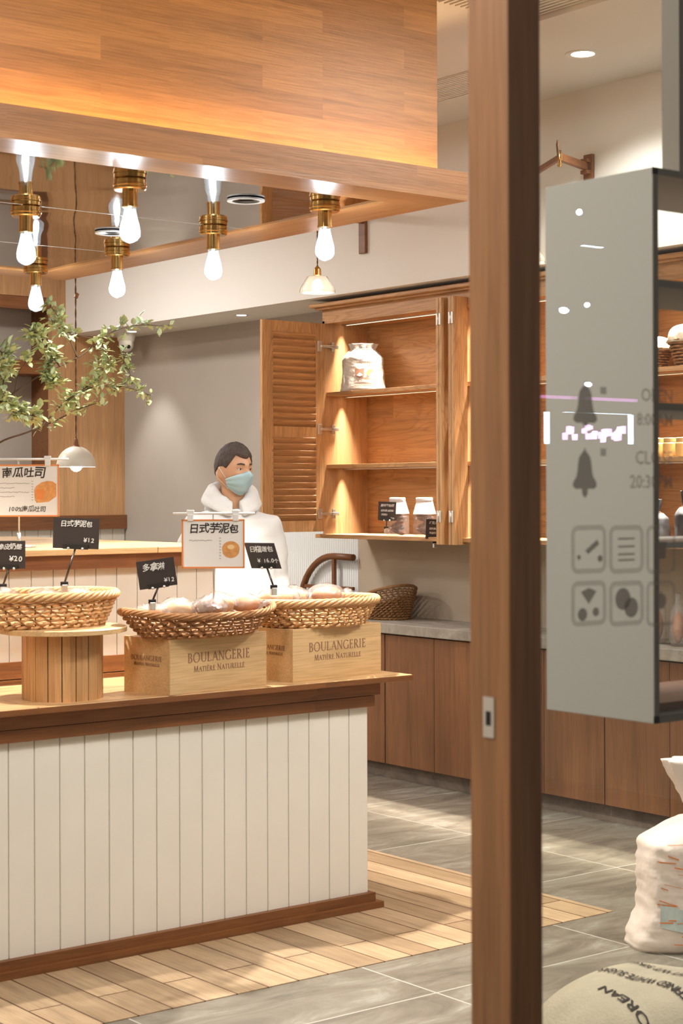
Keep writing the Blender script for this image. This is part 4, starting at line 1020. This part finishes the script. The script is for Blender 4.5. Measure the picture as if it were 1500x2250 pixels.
# ================================================================== PLANT
pl = thing('leafy_branch', 'loose green leafy branches spreading over the service counter', 'plant', (2.35, 6.0, 1.3455))
tw = B(); lf = B(); random.seed(21)
def leaf(p, s_, dr):
    dr = dr.normalized(); sd = dr.cross(Vector((random.uniform(-.5, .5), random.uniform(-.5, .5), 1))).normalized()
    nn = sd.cross(dr).normalized(); f = random.uniform(.10, .25)*s_
    P = [p, p+dr*s_*.35+sd*s_*.30+nn*f*.6, p+dr*s_*.75+sd*s_*.24+nn*f*.5, p+dr*s_*1.05, p+dr*s_*.75-sd*s_*.24+nn*f*.5, p+dr*s_*.35-sd*s_*.30+nn*f*.6, p+dr*s_*.5]
    v = [lf.bm.verts.new(q) for q in P]
    for tri in ((0, 1, 6), (1, 2, 6), (2, 3, 6), (3, 4, 6), (4, 5, 6), (5, 0, 6)):
        fc = lf.bm.faces.new([v[i] for i in tri]); fc.smooth = True
def branch(px, D0, D1, r0=.0045, r1=.0012, dens=0, l0=0.3, spread=.05, size=.034, sub=True):
    pts = [at(x, y, D0+(D1-D0)*i/(len(px)-1)) for i, (x, y) in enumerate(px)]
    fine = []
    for i in range(len(pts)-1):
        for k in range(6):
            q = k/6; a = pts[max(i-1, 0)]; b_ = pts[i]; c = pts[i+1]; d_ = pts[min(i+2, len(pts)-1)]
            fine.append(.5*((2*b_) + (c-a)*q + (2*a-5*b_+4*c-d_)*q*q + (3*b_-a-3*c+d_)*q**3))
    fine.append(pts[-1]); n = len(fine)
    tw.tube(fine, [r0+(r1-r0)*i/(n-1) for i in range(n)], 6)
    cnt = 0
    for i in range(int(n*l0), n):
        for k in range(dens):
            dirv = Vector((random.gauss(0, 1), random.gauss(0, 1), random.gauss(0, .8))).normalized()
            ln = random.uniform(.012, spread); p = fine[i] + dirv*ln
            tw.tube([fine[i], fine[i]+dirv*ln*.6+Vector((0, 0, .004)), p], .0007, 3)
            for q in range(random.choice((2, 3))):
                a = random.uniform(-1, 1)
                leaf(p - dirv*ln*.35*q, size*random.uniform(.65, 1.15), (dirv + Vector((random.gauss(0, .7), random.gauss(0, .7), random.gauss(0, .5)))).normalized())
D = 7.2
branch([(-160, 1120), (-60, 1020), (0, 972), (60, 950), (120, 925), (170, 900), (215, 885)], 7.0, 7.4, .006, .002, 2, .55, .055)
branch([(90, 940), (125, 900), (160, 870), (210, 850), (270, 850), (330, 868)], 7.2, 7.5, .003, .001, 3, .25, .05)
branch([(150, 880), (190, 850), (225, 820), (215, 790)], 7.3, 7.5, .002, .001, 3, .3, .045)
branch([(250, 860), (285, 830), (275, 800), (270, 775)], 7.4, 7.5, .002, .001, 2, .3, .03, .03)
branch([(-80, 960), (-20, 900), (32, 862), (80, 830), (130, 805), (180, 780), (215, 750), (245, 730), (300, 715), (370, 717)], 6.9, 7.5, .005, .001, 2, .62, .045)
branch([(130, 805), (110, 770), (85, 740), (65, 735)], 7.1, 7.0, .003, .001, 4, .15, .05, .038)
branch([(110, 790), (105, 820), (120, 835), (125, 850)], 7.1, 7.1, .002, .001, 3, .1, .035, .038)
branch([(170, 785), (150, 740), (130, 700), (108, 670)], 7.2, 7.2, .003, .001, 2, .3, .035)
branch([(215, 745), (160, 735), (130, 720), (112, 700)], 7.3, 7.3, .002, .001, 2, .3, .03)
branch([(32, 862), (40, 820), (60, 790), (60, 775)], 7.0, 7.0, .002, .001, 1, .5, .03)
branch([(-60, 980), (-20, 900), (5, 850), (10, 800), (0, 770)], 6.9, 6.9, .004, .001, 4, .4, .055, .042)
branch([(0, 880), (20, 900), (50, 905), (75, 915)], 6.9, 7.0, .002, .001, 4, .1, .05, .042)
branch([(200, 760), (230, 770), (238, 795), (232, 812)], 7.3, 7.3, .002, .001, 2, .3, .025, .03)
obj('twigs', tw, 'twig', pl, True); obj('foliage', lf, 'leaf', pl, True)
obj('vase', B().lathe([(.06, 0), (.085, .03), (.09, .12), (.06, .2), (.045, .24), (.052, .26)], n=28, caps=False), 'glaze', pl, sm=True)
st0 = at(-160, 1120, 7.0) - pl.location
obj('main_stem', B().tube([(0, 0, .03), (.0, 0, .25), st0*.6+Vector((0, 0, .1)), st0], [.009, .008, .007, .006], 8), 'twig', pl)

# ================================================================== PERSON
def person():
    hx, hy = 4.453, 6.422
    t = thing('person', 'person in a white hoodie and light blue face mask behind the bread table', 'person', (hx, hy+.02, 0), math.radians(-23.3))
    HZ = 1.648; HR = Matrix.Rotation(math.radians(28), 3, 'Z') @ Matrix.Rotation(math.radians(4), 3, 'X'); HC = Vector((0, -.015, HZ))
    def head(d, off=0):
        x, y, z = d; p = Vector((x*.074, y*.094, z*.112))
        if z < 0: p.x *= 1 - .30*z*z; p.y = p.y*(1-.22*z*z) - (.012*z*z)
        if y < 0:
            f = -y
            p.y -= .020*math.exp(-((x/.16)**2 + ((z+.18)/.17)**2)) * f       # nose
            p.y -= .007*math.exp(-((x/.10)**2 + ((z+.02)/.20)**2)) * f
            p.y -= .006*math.exp(-((x/.55)**2 + ((z-.26)/.10)**2)) * f        # brow
            for s_ in (-1, 1): p.y += .011*math.exp(-(((x-s_*.40)/.17)**2 + ((z-.08)/.11)**2)) * f
            p.y -= .006*math.exp(-((x/.26)**2 + ((z+.52)/.07)**2)) * f + .004*math.exp(-((x/.26)**2 + ((z+.64)/.06)**2)) * f
            p.y -= .008*math.exp(-((x/.25)**2 + ((z+.9)/.14)**2)) * f         # chin
        if off: p += Vector((x*.074, y*.094, z*.112)).normalized()*off
        return HC + HR @ p
    def dirv(az, el): return Vector((math.sin(az)*math.cos(el), -math.cos(az)*math.cos(el), math.sin(el)))
    def ring(c, a, b_, n=20, tilt=0): return [Vector((c[0]+a*math.cos(2*PI*k/n), c[1]+b_*math.sin(2*PI*k/n), c[2])) for k in range(n)]
    # body: one fused surface
    b = B(); n = 48; m = 36
    rings = [[head(dirv(2*PI*j/n, -PI/2*.985 + PI*.985*i/m)) for j in range(n)] for i in range(m+1)]; b.loft(rings)
    for s_ in (-1, 1):
        ec = HC + HR @ Vector((s_*.073, .006, -.012)); b.sphere(ec, (.009, .017, .031), M=(HR @ Matrix.Rotation(s_*-.35, 3, 'Z')).to_4x4(), u=12, v=8)
    b.tube([(0, .01, 1.40), (0, .012, 1.47), (0, .0, 1.55), (0, -.01, 1.62)], [.066, .054, .052, .054], 16)
    b.loft([ring((0, .0, z), a, c) for z, a, c in ((.86, .15, .10), (.92, .165, .11), (1.02, .145, .10), (1.12, .145, .105), (1.25, .165, .115), (1.36, .165, .105), (1.43, .11, .08), (1.47, .06, .055))])
    arms = {}
    for s_ in (-1, 1):
        sh = Vector((s_*.152, .01, 1.395)); el = Vector((s_*.200, .04, 1.13)); wr = Vector((s_*.175, -.20, 1.02)); arms[s_] = (sh, el, wr)
        b.tube([sh+Vector((-s_*.06, 0, .01)), sh, sh.lerp(el, .5), el, el.lerp(wr, .35), wr], [.05, .052, .044, .037, .037, .024], 14)
        dd = (wr-el).normalized(); pw = wr + dd*.085; side = Vector((-s_, 0, 0)); side = (side - dd*side.dot(dd)).normalized(); dn = dd.cross(side)
        if dn.z > 0: dn = -dn
        b.loft([[c + side*(w*math.cos(2*PI*k/12)) + dn*(h*math.sin(2*PI*k/12)) for k in range(12)] for c, w, h in ((wr, .025, .018), (wr+dd*.03, .035, .015), (pw, .041, .013))])
        for k, (o_, L) in enumerate(((-.031, .060), (-.011, .074), (.010, .078), (.030, .070))):
            base = pw - dd*.01 - side*o_*1.0; a1 = base + dd*(L*.45+.01) + dn*.008; a2 = a1 + (dd*.75+dn*.66)*L*.33; a3 = a2 + (dd*.35+dn*.94)*L*.28
            b.tube([base, a1, a2, a3], [.0092, .0088, .008, .0066], 8)
        th = wr + dd*.028 + side*.03; b.tube([th - side*.01, th+side*.022+dd*.022+dn*.006, th+side*.028+dd*.052+dn*.016, th+side*.022+dd*.072+dn*.024], [.013, .011, .0095, .007], 8)
    for s_ in (-1, 1):
        b.tube([(s_*.085, 0, .93), (s_*.095, -.005, .72), (s_*.10, -.01, .50), (s_*.10, .008, .30), (s_*.10, .012, .08)], [.095, .085, .058, .055, .036], 14)
        b.tube([(s_*.10, .035, .045), (s_*.105, -.06, .04), (s_*.11, -.14, .03)], [.036, .036, .024], 10)
    body = obj('body', b, 'skin', t); bake(body, [('REMESH', dict(mode='VOXEL', voxel_size=.0055, adaptivity=0)), ('SMOOTH', dict(factor=.5, iterations=3))])
    # clothes
    b = B()
    b.loft([ring((0, .0, z), a, c, 24) for z, a, c in ((.86, .205, .150), (.88, .215, .160), (.93, .225, .165), (1.02, .205, .150), (1.14, .205, .150), (1.27, .198, .150), (1.36, .185, .135), (1.41, .160, .115), (1.445, .128, .095), (1.475, .095, .08))])
    for s_ in (-1, 1):
        sh, el, wr = arms[s_]
        b.tube([sh+Vector((-s_*.06, 0, .01)), sh+Vector((0, 0, -.004)), sh.lerp(el, .35)+Vector((s_*.012, 0, 0)), sh.lerp(el, .7)+Vector((s_*.012, 0, 0)), el+Vector((s_*.005, .01, -.01)), el.lerp(wr, .3)+Vector((0, 0, -.008)), el.lerp(wr, .75), wr-(wr-el)*.04], [.065, .078, .073, .068, .066, .060, .050, .036], 18)
    hd = obj('hoodie', b, 'hoodie_cloth', t)
    bake(hd, [('REMESH', dict(mode='VOXEL', voxel_size=.009)), ('SMOOTH', dict(factor=.6, iterations=7))])
    for v in hd.data.vertices:
        c = v.co; k = noise.noise(Vector((c.x*5, c.y*5, c.z*11)))*.012 + noise.noise(Vector((c.x*13, c.y*13, c.z*22)))*.005
        v.co = c + v.normal*k
    # hood: thick folded collar standing round the neck, open in a V at the front
    rings = []; n = 40
    for i in range(n+1):
        a = -PI/2 + math.radians(14) + (2*PI - math.radians(28))*i/n
        fr = (1 - math.sin(a))/2   # 1 at the front, 0 at the back
        c = Vector((.098*math.cos(a)*(1-.28*fr**3), .018+.098*math.sin(a)*(1+.02*fr), 1.548 - .075*fr**2.2))
        out = Vector((math.cos(a), math.sin(a), 0)); up = Vector((0, 0, 1))
        mr_ = .020 + .016*math.sin(PI*i/n); hh = .052*(1-.30*fr)
        rings.append([c + out*(mr_*math.cos(2*PI*k/16)*(1+.25*noise.noise(Vector((a*2.2, k*.5, 4))))) + up*(hh*math.sin(2*PI*k/16)*(1+.22*noise.noise(Vector((a*2.6, 3, 1))))) + out*(-.012*math.sin(2*PI*k/16) + (.018 if math.cos(2*PI*k/16) > 0 else .01)*max(0, -math.sin(2*PI*k/16))) + Vector((0, 0, 1))*.010*noise.noise(Vector((a*2.5, k*.3, 0))) for k in range(16)])
    b = B().loft(rings); b.sphere((0, .105, 1.475), (.115, .055, .075))
    hood = obj('hood', b, 'hoodie_cloth', hd); bake(hood, [('REMESH', dict(mode='VOXEL', voxel_size=.006)), ('SMOOTH', dict(factor=.6, iterations=4))])
    b = B()
    b.loft([ring((0, 0, z), a, c, 24) for z, a, c in ((.80, .175, .13), (.88, .182, .135), (.98, .165, .12))])
    for s_ in (-1, 1): b.tube([(s_*.085, 0, .93), (s_*.095, -.005, .72), (s_*.10, -.01, .50), (s_*.10, .008, .30), (s_*.10, .012, .07)], [.108, .100, .080, .074, .066], 16)
    tr_ = obj('trousers', b, 'trousers', t); bake(tr_, [('REMESH', dict(mode='VOXEL', voxel_size=.012)), ('SMOOTH', dict(factor=.5, iterations=4))])
    for s_ in (-1, 1):
        b = B().loft([[Vector((s_*.105 + w*math.cos(2*PI*k/16)*1.0, y, max(.0035, z + h*math.sin(2*PI*k/16)))) for k in range(16)] for y, w, z, h in ((.075, .025, .045, .04), (.06, .042, .055, .055), (.0, .046, .060, .062), (-.08, .050, .045, .045), (-.16, .046, .034, .034), (-.19, .022, .025, .022))])
        obj('shoe', b, 'shoe', t)
    # hair cap
    def hl(az):
        a = abs((az + PI) % (2*PI) - PI)   # 0 front .. pi back
        if a < .75: return .62 - .10*math.cos(a*3)
        if a < 1.25: return .62 - (a-.75)/.5*.55
        if a < 1.75: return .07 + .10*math.sin((a-1.25)/.5*PI)
        return .07 - (a-1.75)/(PI-1.75)*.62
    n = 72; m = 22; rings = []
    for i in range(m+1):
        r_ = []
        for j in range(n):
            az = 2*PI*j/n; lo = hl(az); el = lo + (PI/2*.99 - lo)*i/m; d_ = dirv(az, el)
            off = (.002 if i == 0 else .006 + .010*max(0, d_.z)) + .0035*noise.noise(Vector((az*9, el*5, 1))) + (.002*math.sin(az*31) if i else 0)
            if math.cos(az) < -.1 or abs(math.sin(az)) > .8: off *= .8
            r_.append(head(d_, off))
        rings.append(r_)
    base = [head(dirv(2*PI*j/n, hl(2*PI*j/n)), -.004) for j in range(n)]
    hr = obj('hair', B().loft([base] + rings), 'hair', t)
    # face mask with pleats
    n = 30; m = 20; out, inn = [], []
    for i in range(m+1):
        v = i/m; r_, q_ = [], []
        for j in range(n+1):
            az = math.radians(-72 + 144*j/n); e0 = math.radians(-66 + 26*abs(az/1.25)**2); e1 = math.radians(-2 - 16*abs(az/1.25)**1.5 + 4*math.exp(-(az/.2)**2)); el = e0 + (e1-e0)*v
            k = math.cos(az*1.15); off = .007 + .012*max(0, k)*math.sin(PI*v)**.6 + .0014*math.sin(v*PI*7)
            p = head(dirv(az, el), off); r_.append(p); q_.append(p + HR @ Vector((0, .0015, 0)))
        out.append(r_); inn.append(q_)
    b = B(); G = [[b.bm.verts.new(p) for p in r] for r in out]
    for i in range(m):
        for j in range(n): f = b.bm.faces.new((G[i][j], G[i][j+1], G[i+1][j+1], G[i+1][j])); f.smooth = True
    mk = obj('face_mask', b, 'mask_blue', t); bake(mk, [('SOLIDIFY', dict(thickness=.0018))])
    for s_ in (-1, 1):
        a = head(dirv(s_*math.radians(71), math.radians(-14)), .008); c = head(dirv(s_*math.radians(71), math.radians(-42)), .008)
        e1 = HC + HR @ Vector((s_*.079, .008, .012)); e2 = HC + HR @ Vector((s_*.078, .020, -.015)); e3 = HC + HR @ Vector((s_*.074, .014, -.038))
        obj('ear_loop', B().tube([a, e1, e2, e3, c], .0013, 6), 'paper', mk)
    for s_ in (-1, 1):
        ec = head(dirv(s_*.42, .085), -.006)
        ey = obj('eye', B().sphere(ec, (.0115, .0105, .0085), M=HR.to_4x4()), 'eye_white', t)
        obj('iris', B().sphere(ec + HR @ Vector((.002, -.0085, 0)), (.0052, .003, .0056), M=HR.to_4x4(), u=10, v=8), 'black_plastic', ey)
        obj('eyelid', B().tube([head(dirv(s_*.42 + q*.17, .15 - .05*q*q), .0015) for q in (-1, -.5, 0, .5, 1)], [.0015, .0028, .003, .0028, .0015], 6), 'skin', ey)
        obj('eyebrow', B().tube([head(dirv(s_*(.20+.11*q), .27 + .03*math.sin(q*PI/4)), .001) for q in range(5)], [.0025, .004, .004, .0035, .002], 6), 'hair', t)
    return t
person()

# ================================================================== DISPLAY CASE behind the glass
dc = thing('display_case', 'grey open display case hung behind the entrance window', 'display case', (2.4, 2.15, 1.147))
x0, x1, y0, y1, z0, z1 = 2.281, 2.95, 2.026, 2.286, 1.147, 2.110; k = .011
obj('side_panel', B().box((x0, y0, z0), (x0+k, y1, z1), bev=.001), 'case_grey', dc, True)
obj('side_panel', B().box((x1-k, y0, z0), (x1, y1, z1), bev=.001), 'case_grey', dc, True)
obj('top_panel', B().box((x0+k, y0, z1-k), (x1-k, y1, z1)), 'case_grey', dc, True)
obj('bottom_panel', B().box((x0+k, y0, z0), (x1-k, y1, z0+k+.004)), 'case_grey', dc, True)
for z in (1.912, 1.697): obj('shelf', B().box((x0+k, y0+.004, z-.007), (x1-k, y1-.004, z+.006)), 'case_edge', dc, True)
obj('shelf', B().box((x0+k, y0+.004, 1.449), (x1-k, y1-.004, 1.460)), 'case_grey', dc, True)
obj('tray', B().box((x0+k+.004, y0+.02, z0+k+.004), (x1-k-.004, y1-.02, z0+k+.020)), 'wood_board', dc, True)
obj('front_edge', B().box((x0, y0-.002, z0), (x0+.013, y0, z1)).box((x0, y0-.002, z1-.012), (x1, y0, z1)).box((x0, y0-.002, z0), (x1, y0, z0+.013)), 'case_edge', dc, True)
obj('hanging_post', B().box((2.380, 2.05, 2.110), (2.42, 2.09, 3.40)), 'case_edge', dc, True)
# stickers on the window: bells, opening hours, icons
YG = 1.778
def S(px, py): p = on(px, py, 'Y', YG); return Vector((p.x, p.z))
Mg = frame((0, YG, 0), (1, 0, 0), (0, 0, 1))
st_ = thing('window_sticker_bell', 'grey-brown bell sticker beside the word OPEN on the window', 'sticker', (1.84, YG, 1.62))
def bell(cx, cy, s_, nm, par, clap):
    prof = [(0, 1.0), (.06, .86), (.20, .74), (.30, .62), (.36, .42), (.40, .10), (.46, -.12), (.62, -.32), (.66, -.48), (.52, -.60), (.16, -.60)]
    po = prof + ([(.13, -.82), (0, -.95)] if clap else [(.10, -.70), (0, -.75)]); full = [(cx+x*s_, cy+y*s_) for x, y in po] + [(cx-x*s_, cy+y*s_) for x, y in reversed(po[1:-1])]
    return obj(nm, B().prism(full, Mg, .0004), 'sticker', par, True)
c = S(1285, 895); s_ = (S(1285, 850)-S(1285, 950)).length/1.75
bell(c.x, c.y, s_, 'bell_shape', st_, False)
obj('note_mark', B().box((S(1318, 850).x, YG-.0006, S(1318, 866).y), (S(1331, 850).x, YG-.0002, S(1318, 850).y)), 'sticker_light', st_, True)
st2 = thing('window_sticker_bell', 'grey-brown bell sticker with clapper beside the word CLOSE on the window', 'sticker', (1.84, YG, 1.54))
c = S(1284, 1040); bell(c.x, c.y, s_*1.0, 'bell_shape', st2, True)
obj('note_mark', B().box((S(1318, 850).x, YG-.0006, S(1318, 1002).y), (S(1330, 850).x, YG-.0002, S(1318, 985).y)), 'sticker_light', st2, True)
def win_text(nm, label, body, px_r, py, h_px):
    p = S(px_r, py); h = (S(1300, 1000)-S(1300, 1000+h_px)).length
    b = B().text(body, h*1.38, frame((p.x, YG-.0004, p.y), (1, 0, 0), (0, 0, 1)), align='RIGHT', fat=h*.03)
    return tag(obj(nm, b, 'sticker'), label, 'sticker', None)
win_text('window_lettering', 'grey word OPEN stuck on the window over the display case edge', 'OPEN', 1477, 872, 30)
win_text('window_lettering', 'grey opening time 8:00AM stuck on the window under OPEN', '8:00AM', 1477, 925, 28)
win_text('window_lettering', 'grey word CLOSE stuck on the window beside the lower bell', 'CLOSE', 1477, 1008, 31)
win_text('window_lettering', 'grey closing time 20:30PM stuck on the window under CLOSE', '20:30PM', 1477, 1060, 30)
def rsq(b, ax, ay, bx, by, w, r):
    def path(ax, ay, bx, by, r): return arc(bx-r, by-r, r, 0, 90, 5) + arc(ax+r, by-r, r, 90, 180, 5) + arc(ax+r, ay+r, r, 180, 270, 5) + arc(bx-r, ay+r, r, 270, 360, 5)
    o, i = path(ax, ay, bx, by, r), path(ax+w, ay+w, bx-w, by-w, max(.001, r-w)); n = len(o)
    V = [b.bm.verts.new(Mg @ Vector((x, y, .0004))) for x, y in o]; U = [b.bm.verts.new(Mg @ Vector((x, y, .0004))) for x, y in i]
    for k in range(n): b.bm.faces.new((V[k], V[(k+1) % n], U[(k+1) % n], U[k]))
icons = [('camera', 'camera icon'), ('lines', 'lined page icon'), ('cup', 'cup icon'), ('cone', 'cone and dots icon'), ('discs', 'two overlapping discs icon'), ('ring', 'ring icon')]
for i, (kd, lb) in enumerate(icons):
    cx_, cy_ = i % 3, i // 3; xs = (1252, 1335, 1417, 1487); ys = (1153, 1262, 1274, 1378)
    a = S(xs[cx_]+2, ys[cy_*2+1]); c = S(xs[cx_+1]-4, ys[cy_*2]); w = (c.x-a.x)
    t = thing('window_sticker_icon', 'rounded square sticker with %s on the window, %s row' % (lb, 'upper' if cy_ == 0 else 'lower'), 'sticker', (a.x, YG, a.y), 0, 'icon stickers on the window')
    b = B(); rsq(b, a.x, a.y, c.x, c.y, w*.10, w*.18); obj('outline', b, 'sticker_light', t, True)
    m = Vector(((a.x+c.x)/2, (a.y+c.y)/2)); h = c.y-a.y; b = B()
    def disc(x, y, r): b.prism([(m.x+x*w+r*w*math.cos(q*PI/10), m.y+y*h+r*w*math.sin(q*PI/10)) for q in range(20)], Mg, .0004)
    if kd == 'camera': b.prism([(m.x-.10*w, m.y-.02*h), (m.x-.02*w, m.y-.10*h), (m.x+.30*w, m.y+.10*h), (m.x+.24*w, m.y+.20*h)], Mg, .0004); disc(.32, -.2, .07); disc(-.28, -.16, .05)
    elif kd == 'lines': 
        for q in (.22, .06, -.10, -.22): b.prism([(m.x-.24*w, m.y+q*h-.02*h), (m.x+.24*w, m.y+q*h-.02*h), (m.x+.24*w, m.y+q*h+.02*h), (m.x-.24*w, m.y+q*h+.02*h)], Mg, .0004)
    elif kd == 'cup': b.prism([(m.x-.2*w, m.y+.15*h), (m.x+.2*w, m.y+.15*h), (m.x+.14*w, m.y-.2*h), (m.x-.14*w, m.y-.2*h)], Mg, .0004)
    elif kd == 'cone': b.prism([(m.x-.22*w, m.y+.26*h), (m.x, m.y+.34*h), (m.x+.22*w, m.y+.26*h), (m.x, m.y-.02*h)], Mg, .0004); disc(-.18, -.24, .13); disc(.2, -.2, .09)
    elif kd == 'discs': disc(-.1, .10, .22); disc(.14, -.10, .2)
    else: disc(0, .05, .18)
    obj('symbol', b, 'sticker', t, True)

# ================================================================== SACKS by the entrance
pp = Vector((4.565, 3.985, 0)) + RT*.105
ps = thing('flour_sack', 'tall pinkish-white flour sack tied at the neck on the tiled floor', 'sack', tuple(pp), math.radians(-YAW*57.3+8))
wps = sack(ps, 'bag', 'pink_sack', .44, .30, .63, neck=.71, nr=.16, wr=.02, top_flare=.56, seed=4, foot=1.16, ruck=.006)
obj('tie', B().tube([(.042*math.cos(a*PI/8), .034*math.sin(a*PI/8), .447) for a in range(16)], .006, 6, closed=True), 'cord', ps)
random.seed(9); b = B()
for i in range(34):
    x, z = random.uniform(-.20, .05), random.uniform(.03, .38); w_ = random.uniform(.02, .07); sl = random.uniform(-.35, .35); q = random.uniform(.0015, .0045)
    for k in range(4): b.quad([wps(x+w_*k/4, z+sl*w_*k/4, .003), wps(x+w_*(k+1)/4, z+sl*w_*(k+1)/4, .003), wps(x+w_*(k+1)/4, z+sl*w_*(k+1)/4+q, .003), wps(x+w_*k/4, z+sl*w_*k/4+q, .003)])
obj('printed_marks', b, 'orange_print', ps)
b = B()
for k in range(8): b.quad([wps(-.185+.02*k, .09-.004*k, .002), wps(-.165+.02*k, .086-.004*k, .002), wps(-.160+.02*k, .165-.006*k, .002), wps(-.180+.02*k, .170-.006*k, .002)])
obj('printed_patch', b, 'pale_print', ps)
b = B(); b.text('FLOUR', .028, None, fn=lambda x, y: wps(x-.06, y+.13, .004))
obj('lettering', b, 'ink_grey', ps)
# lying sugar sack
ss = thing('sugar_sack', 'plump cream sugar sack lying on the floor with large dark lettering', 'sack', (3.47, 2.93, 0), math.radians(-30))
def hgt(x, y):
    u, v = abs(x/.46), abs(y/.31)
    e = max(0, 1 - u**3.2 - v**3.0)
    return .305*e**.45*(1-.10*noise.noise(Vector((x*4, y*4, 3)))) + .012
b = B(); nx, ny = 60, 40; G = []; Lw = []
for i in range(nx+1):
    r_, q_ = [], []
    for j in range(ny+1):
        u, v = -1 + 2*i/nx, -1 + 2*j/ny
        x, y = .46*u*math.sqrt(1-v*v*.18), .31*v*math.sqrt(1-u*u*.22)
        r_.append(b.bm.verts.new((x, y, max(hgt(x, y)*1.0, .03)))); q_.append(b.bm.verts.new((x, y, .0)))
    G.append(r_); Lw.append(q_)
for i in range(nx):
    for j in range(ny):
        f = b.bm.faces.new((G[i][j], G[i+1][j], G[i+1][j+1], G[i][j+1])); f.smooth = True
        b.bm.faces.new((Lw[i][j+1], Lw[i+1][j+1], Lw[i+1][j], Lw[i][j]))
for i in range(nx):
    b.bm.faces.new((G[i][0], Lw[i][0], Lw[i+1][0], G[i+1][0])); b.bm.faces.new((G[i+1][ny], Lw[i+1][ny], Lw[i][ny], G[i][ny]))
for j in range(ny):
    b.bm.faces.new((G[0][j+1], Lw[0][j+1], Lw[0][j], G[0][j])); b.bm.faces.new((G[nx][j], Lw[nx][j], Lw[nx][j+1], G[nx][j+1]))
obj('bag', b, 'jute', ss)
def onto(cx, cy, ang):
    ca, sa = math.cos(ang), math.sin(ang)
    def f(x, y):
        X, Y = cx + x*ca - y*sa, cy + x*sa + y*ca
        return Vector((X, Y, max(hgt(X, Y), .03) + .003))
    return f
Ri = Matrix.Rotation(math.radians(30), 3, 'Z')
def line(body, pa, pb, k0, k1, z=.285, tall=.62):
    """text whose characters k0..k1 run between two measured points on the sack top"""
    a, c = (Ri @ (on(*p, 'Z', z) - ss.location) for p in (pa, pb)); d = (c-a).to_2d(); n = len(body)
    step = d.length/(k1-k0); u = d.normalized(); ctr = a.to_2d() + u*step*((n-1)/2-k0)
    f0 = onto(ctr.x, ctr.y, math.atan2(u.y, u.x)); b.text(body, step/.66, None, fn=lambda x, y: f0(x, y*tall), fat=step*.025)
b = B(); line('KOREAN', (1435, 2234), (1330, 2182), 0, 5, tall=.5); line('REFINED WHITE SUGAR', (1468, 2196), (1342, 2152), 5, 15, tall=1.15)
line('NET WT 30KG', (1492, 2176), (1400, 2140), 2, 9, tall=.9)
obj('lettering', b, 'ink', ss)
b = B()
b.quad([onto(.12, .22, 0)(-.05, -.02), onto(.12, .22, 0)(.08, -.02), onto(.12, .22, 0)(.08, .02), onto(.12, .22, 0)(-.05, .02)])
obj('orange_mark', b, 'orange_print', ss)
obj('stitched_seam', B().tube([(-.44, -.22+.044*i, .030) for i in range(11)], .006, 6), 'wicker_brown', ss)

# ================================================================== across the street: lamps and sign mirrored faintly in the window
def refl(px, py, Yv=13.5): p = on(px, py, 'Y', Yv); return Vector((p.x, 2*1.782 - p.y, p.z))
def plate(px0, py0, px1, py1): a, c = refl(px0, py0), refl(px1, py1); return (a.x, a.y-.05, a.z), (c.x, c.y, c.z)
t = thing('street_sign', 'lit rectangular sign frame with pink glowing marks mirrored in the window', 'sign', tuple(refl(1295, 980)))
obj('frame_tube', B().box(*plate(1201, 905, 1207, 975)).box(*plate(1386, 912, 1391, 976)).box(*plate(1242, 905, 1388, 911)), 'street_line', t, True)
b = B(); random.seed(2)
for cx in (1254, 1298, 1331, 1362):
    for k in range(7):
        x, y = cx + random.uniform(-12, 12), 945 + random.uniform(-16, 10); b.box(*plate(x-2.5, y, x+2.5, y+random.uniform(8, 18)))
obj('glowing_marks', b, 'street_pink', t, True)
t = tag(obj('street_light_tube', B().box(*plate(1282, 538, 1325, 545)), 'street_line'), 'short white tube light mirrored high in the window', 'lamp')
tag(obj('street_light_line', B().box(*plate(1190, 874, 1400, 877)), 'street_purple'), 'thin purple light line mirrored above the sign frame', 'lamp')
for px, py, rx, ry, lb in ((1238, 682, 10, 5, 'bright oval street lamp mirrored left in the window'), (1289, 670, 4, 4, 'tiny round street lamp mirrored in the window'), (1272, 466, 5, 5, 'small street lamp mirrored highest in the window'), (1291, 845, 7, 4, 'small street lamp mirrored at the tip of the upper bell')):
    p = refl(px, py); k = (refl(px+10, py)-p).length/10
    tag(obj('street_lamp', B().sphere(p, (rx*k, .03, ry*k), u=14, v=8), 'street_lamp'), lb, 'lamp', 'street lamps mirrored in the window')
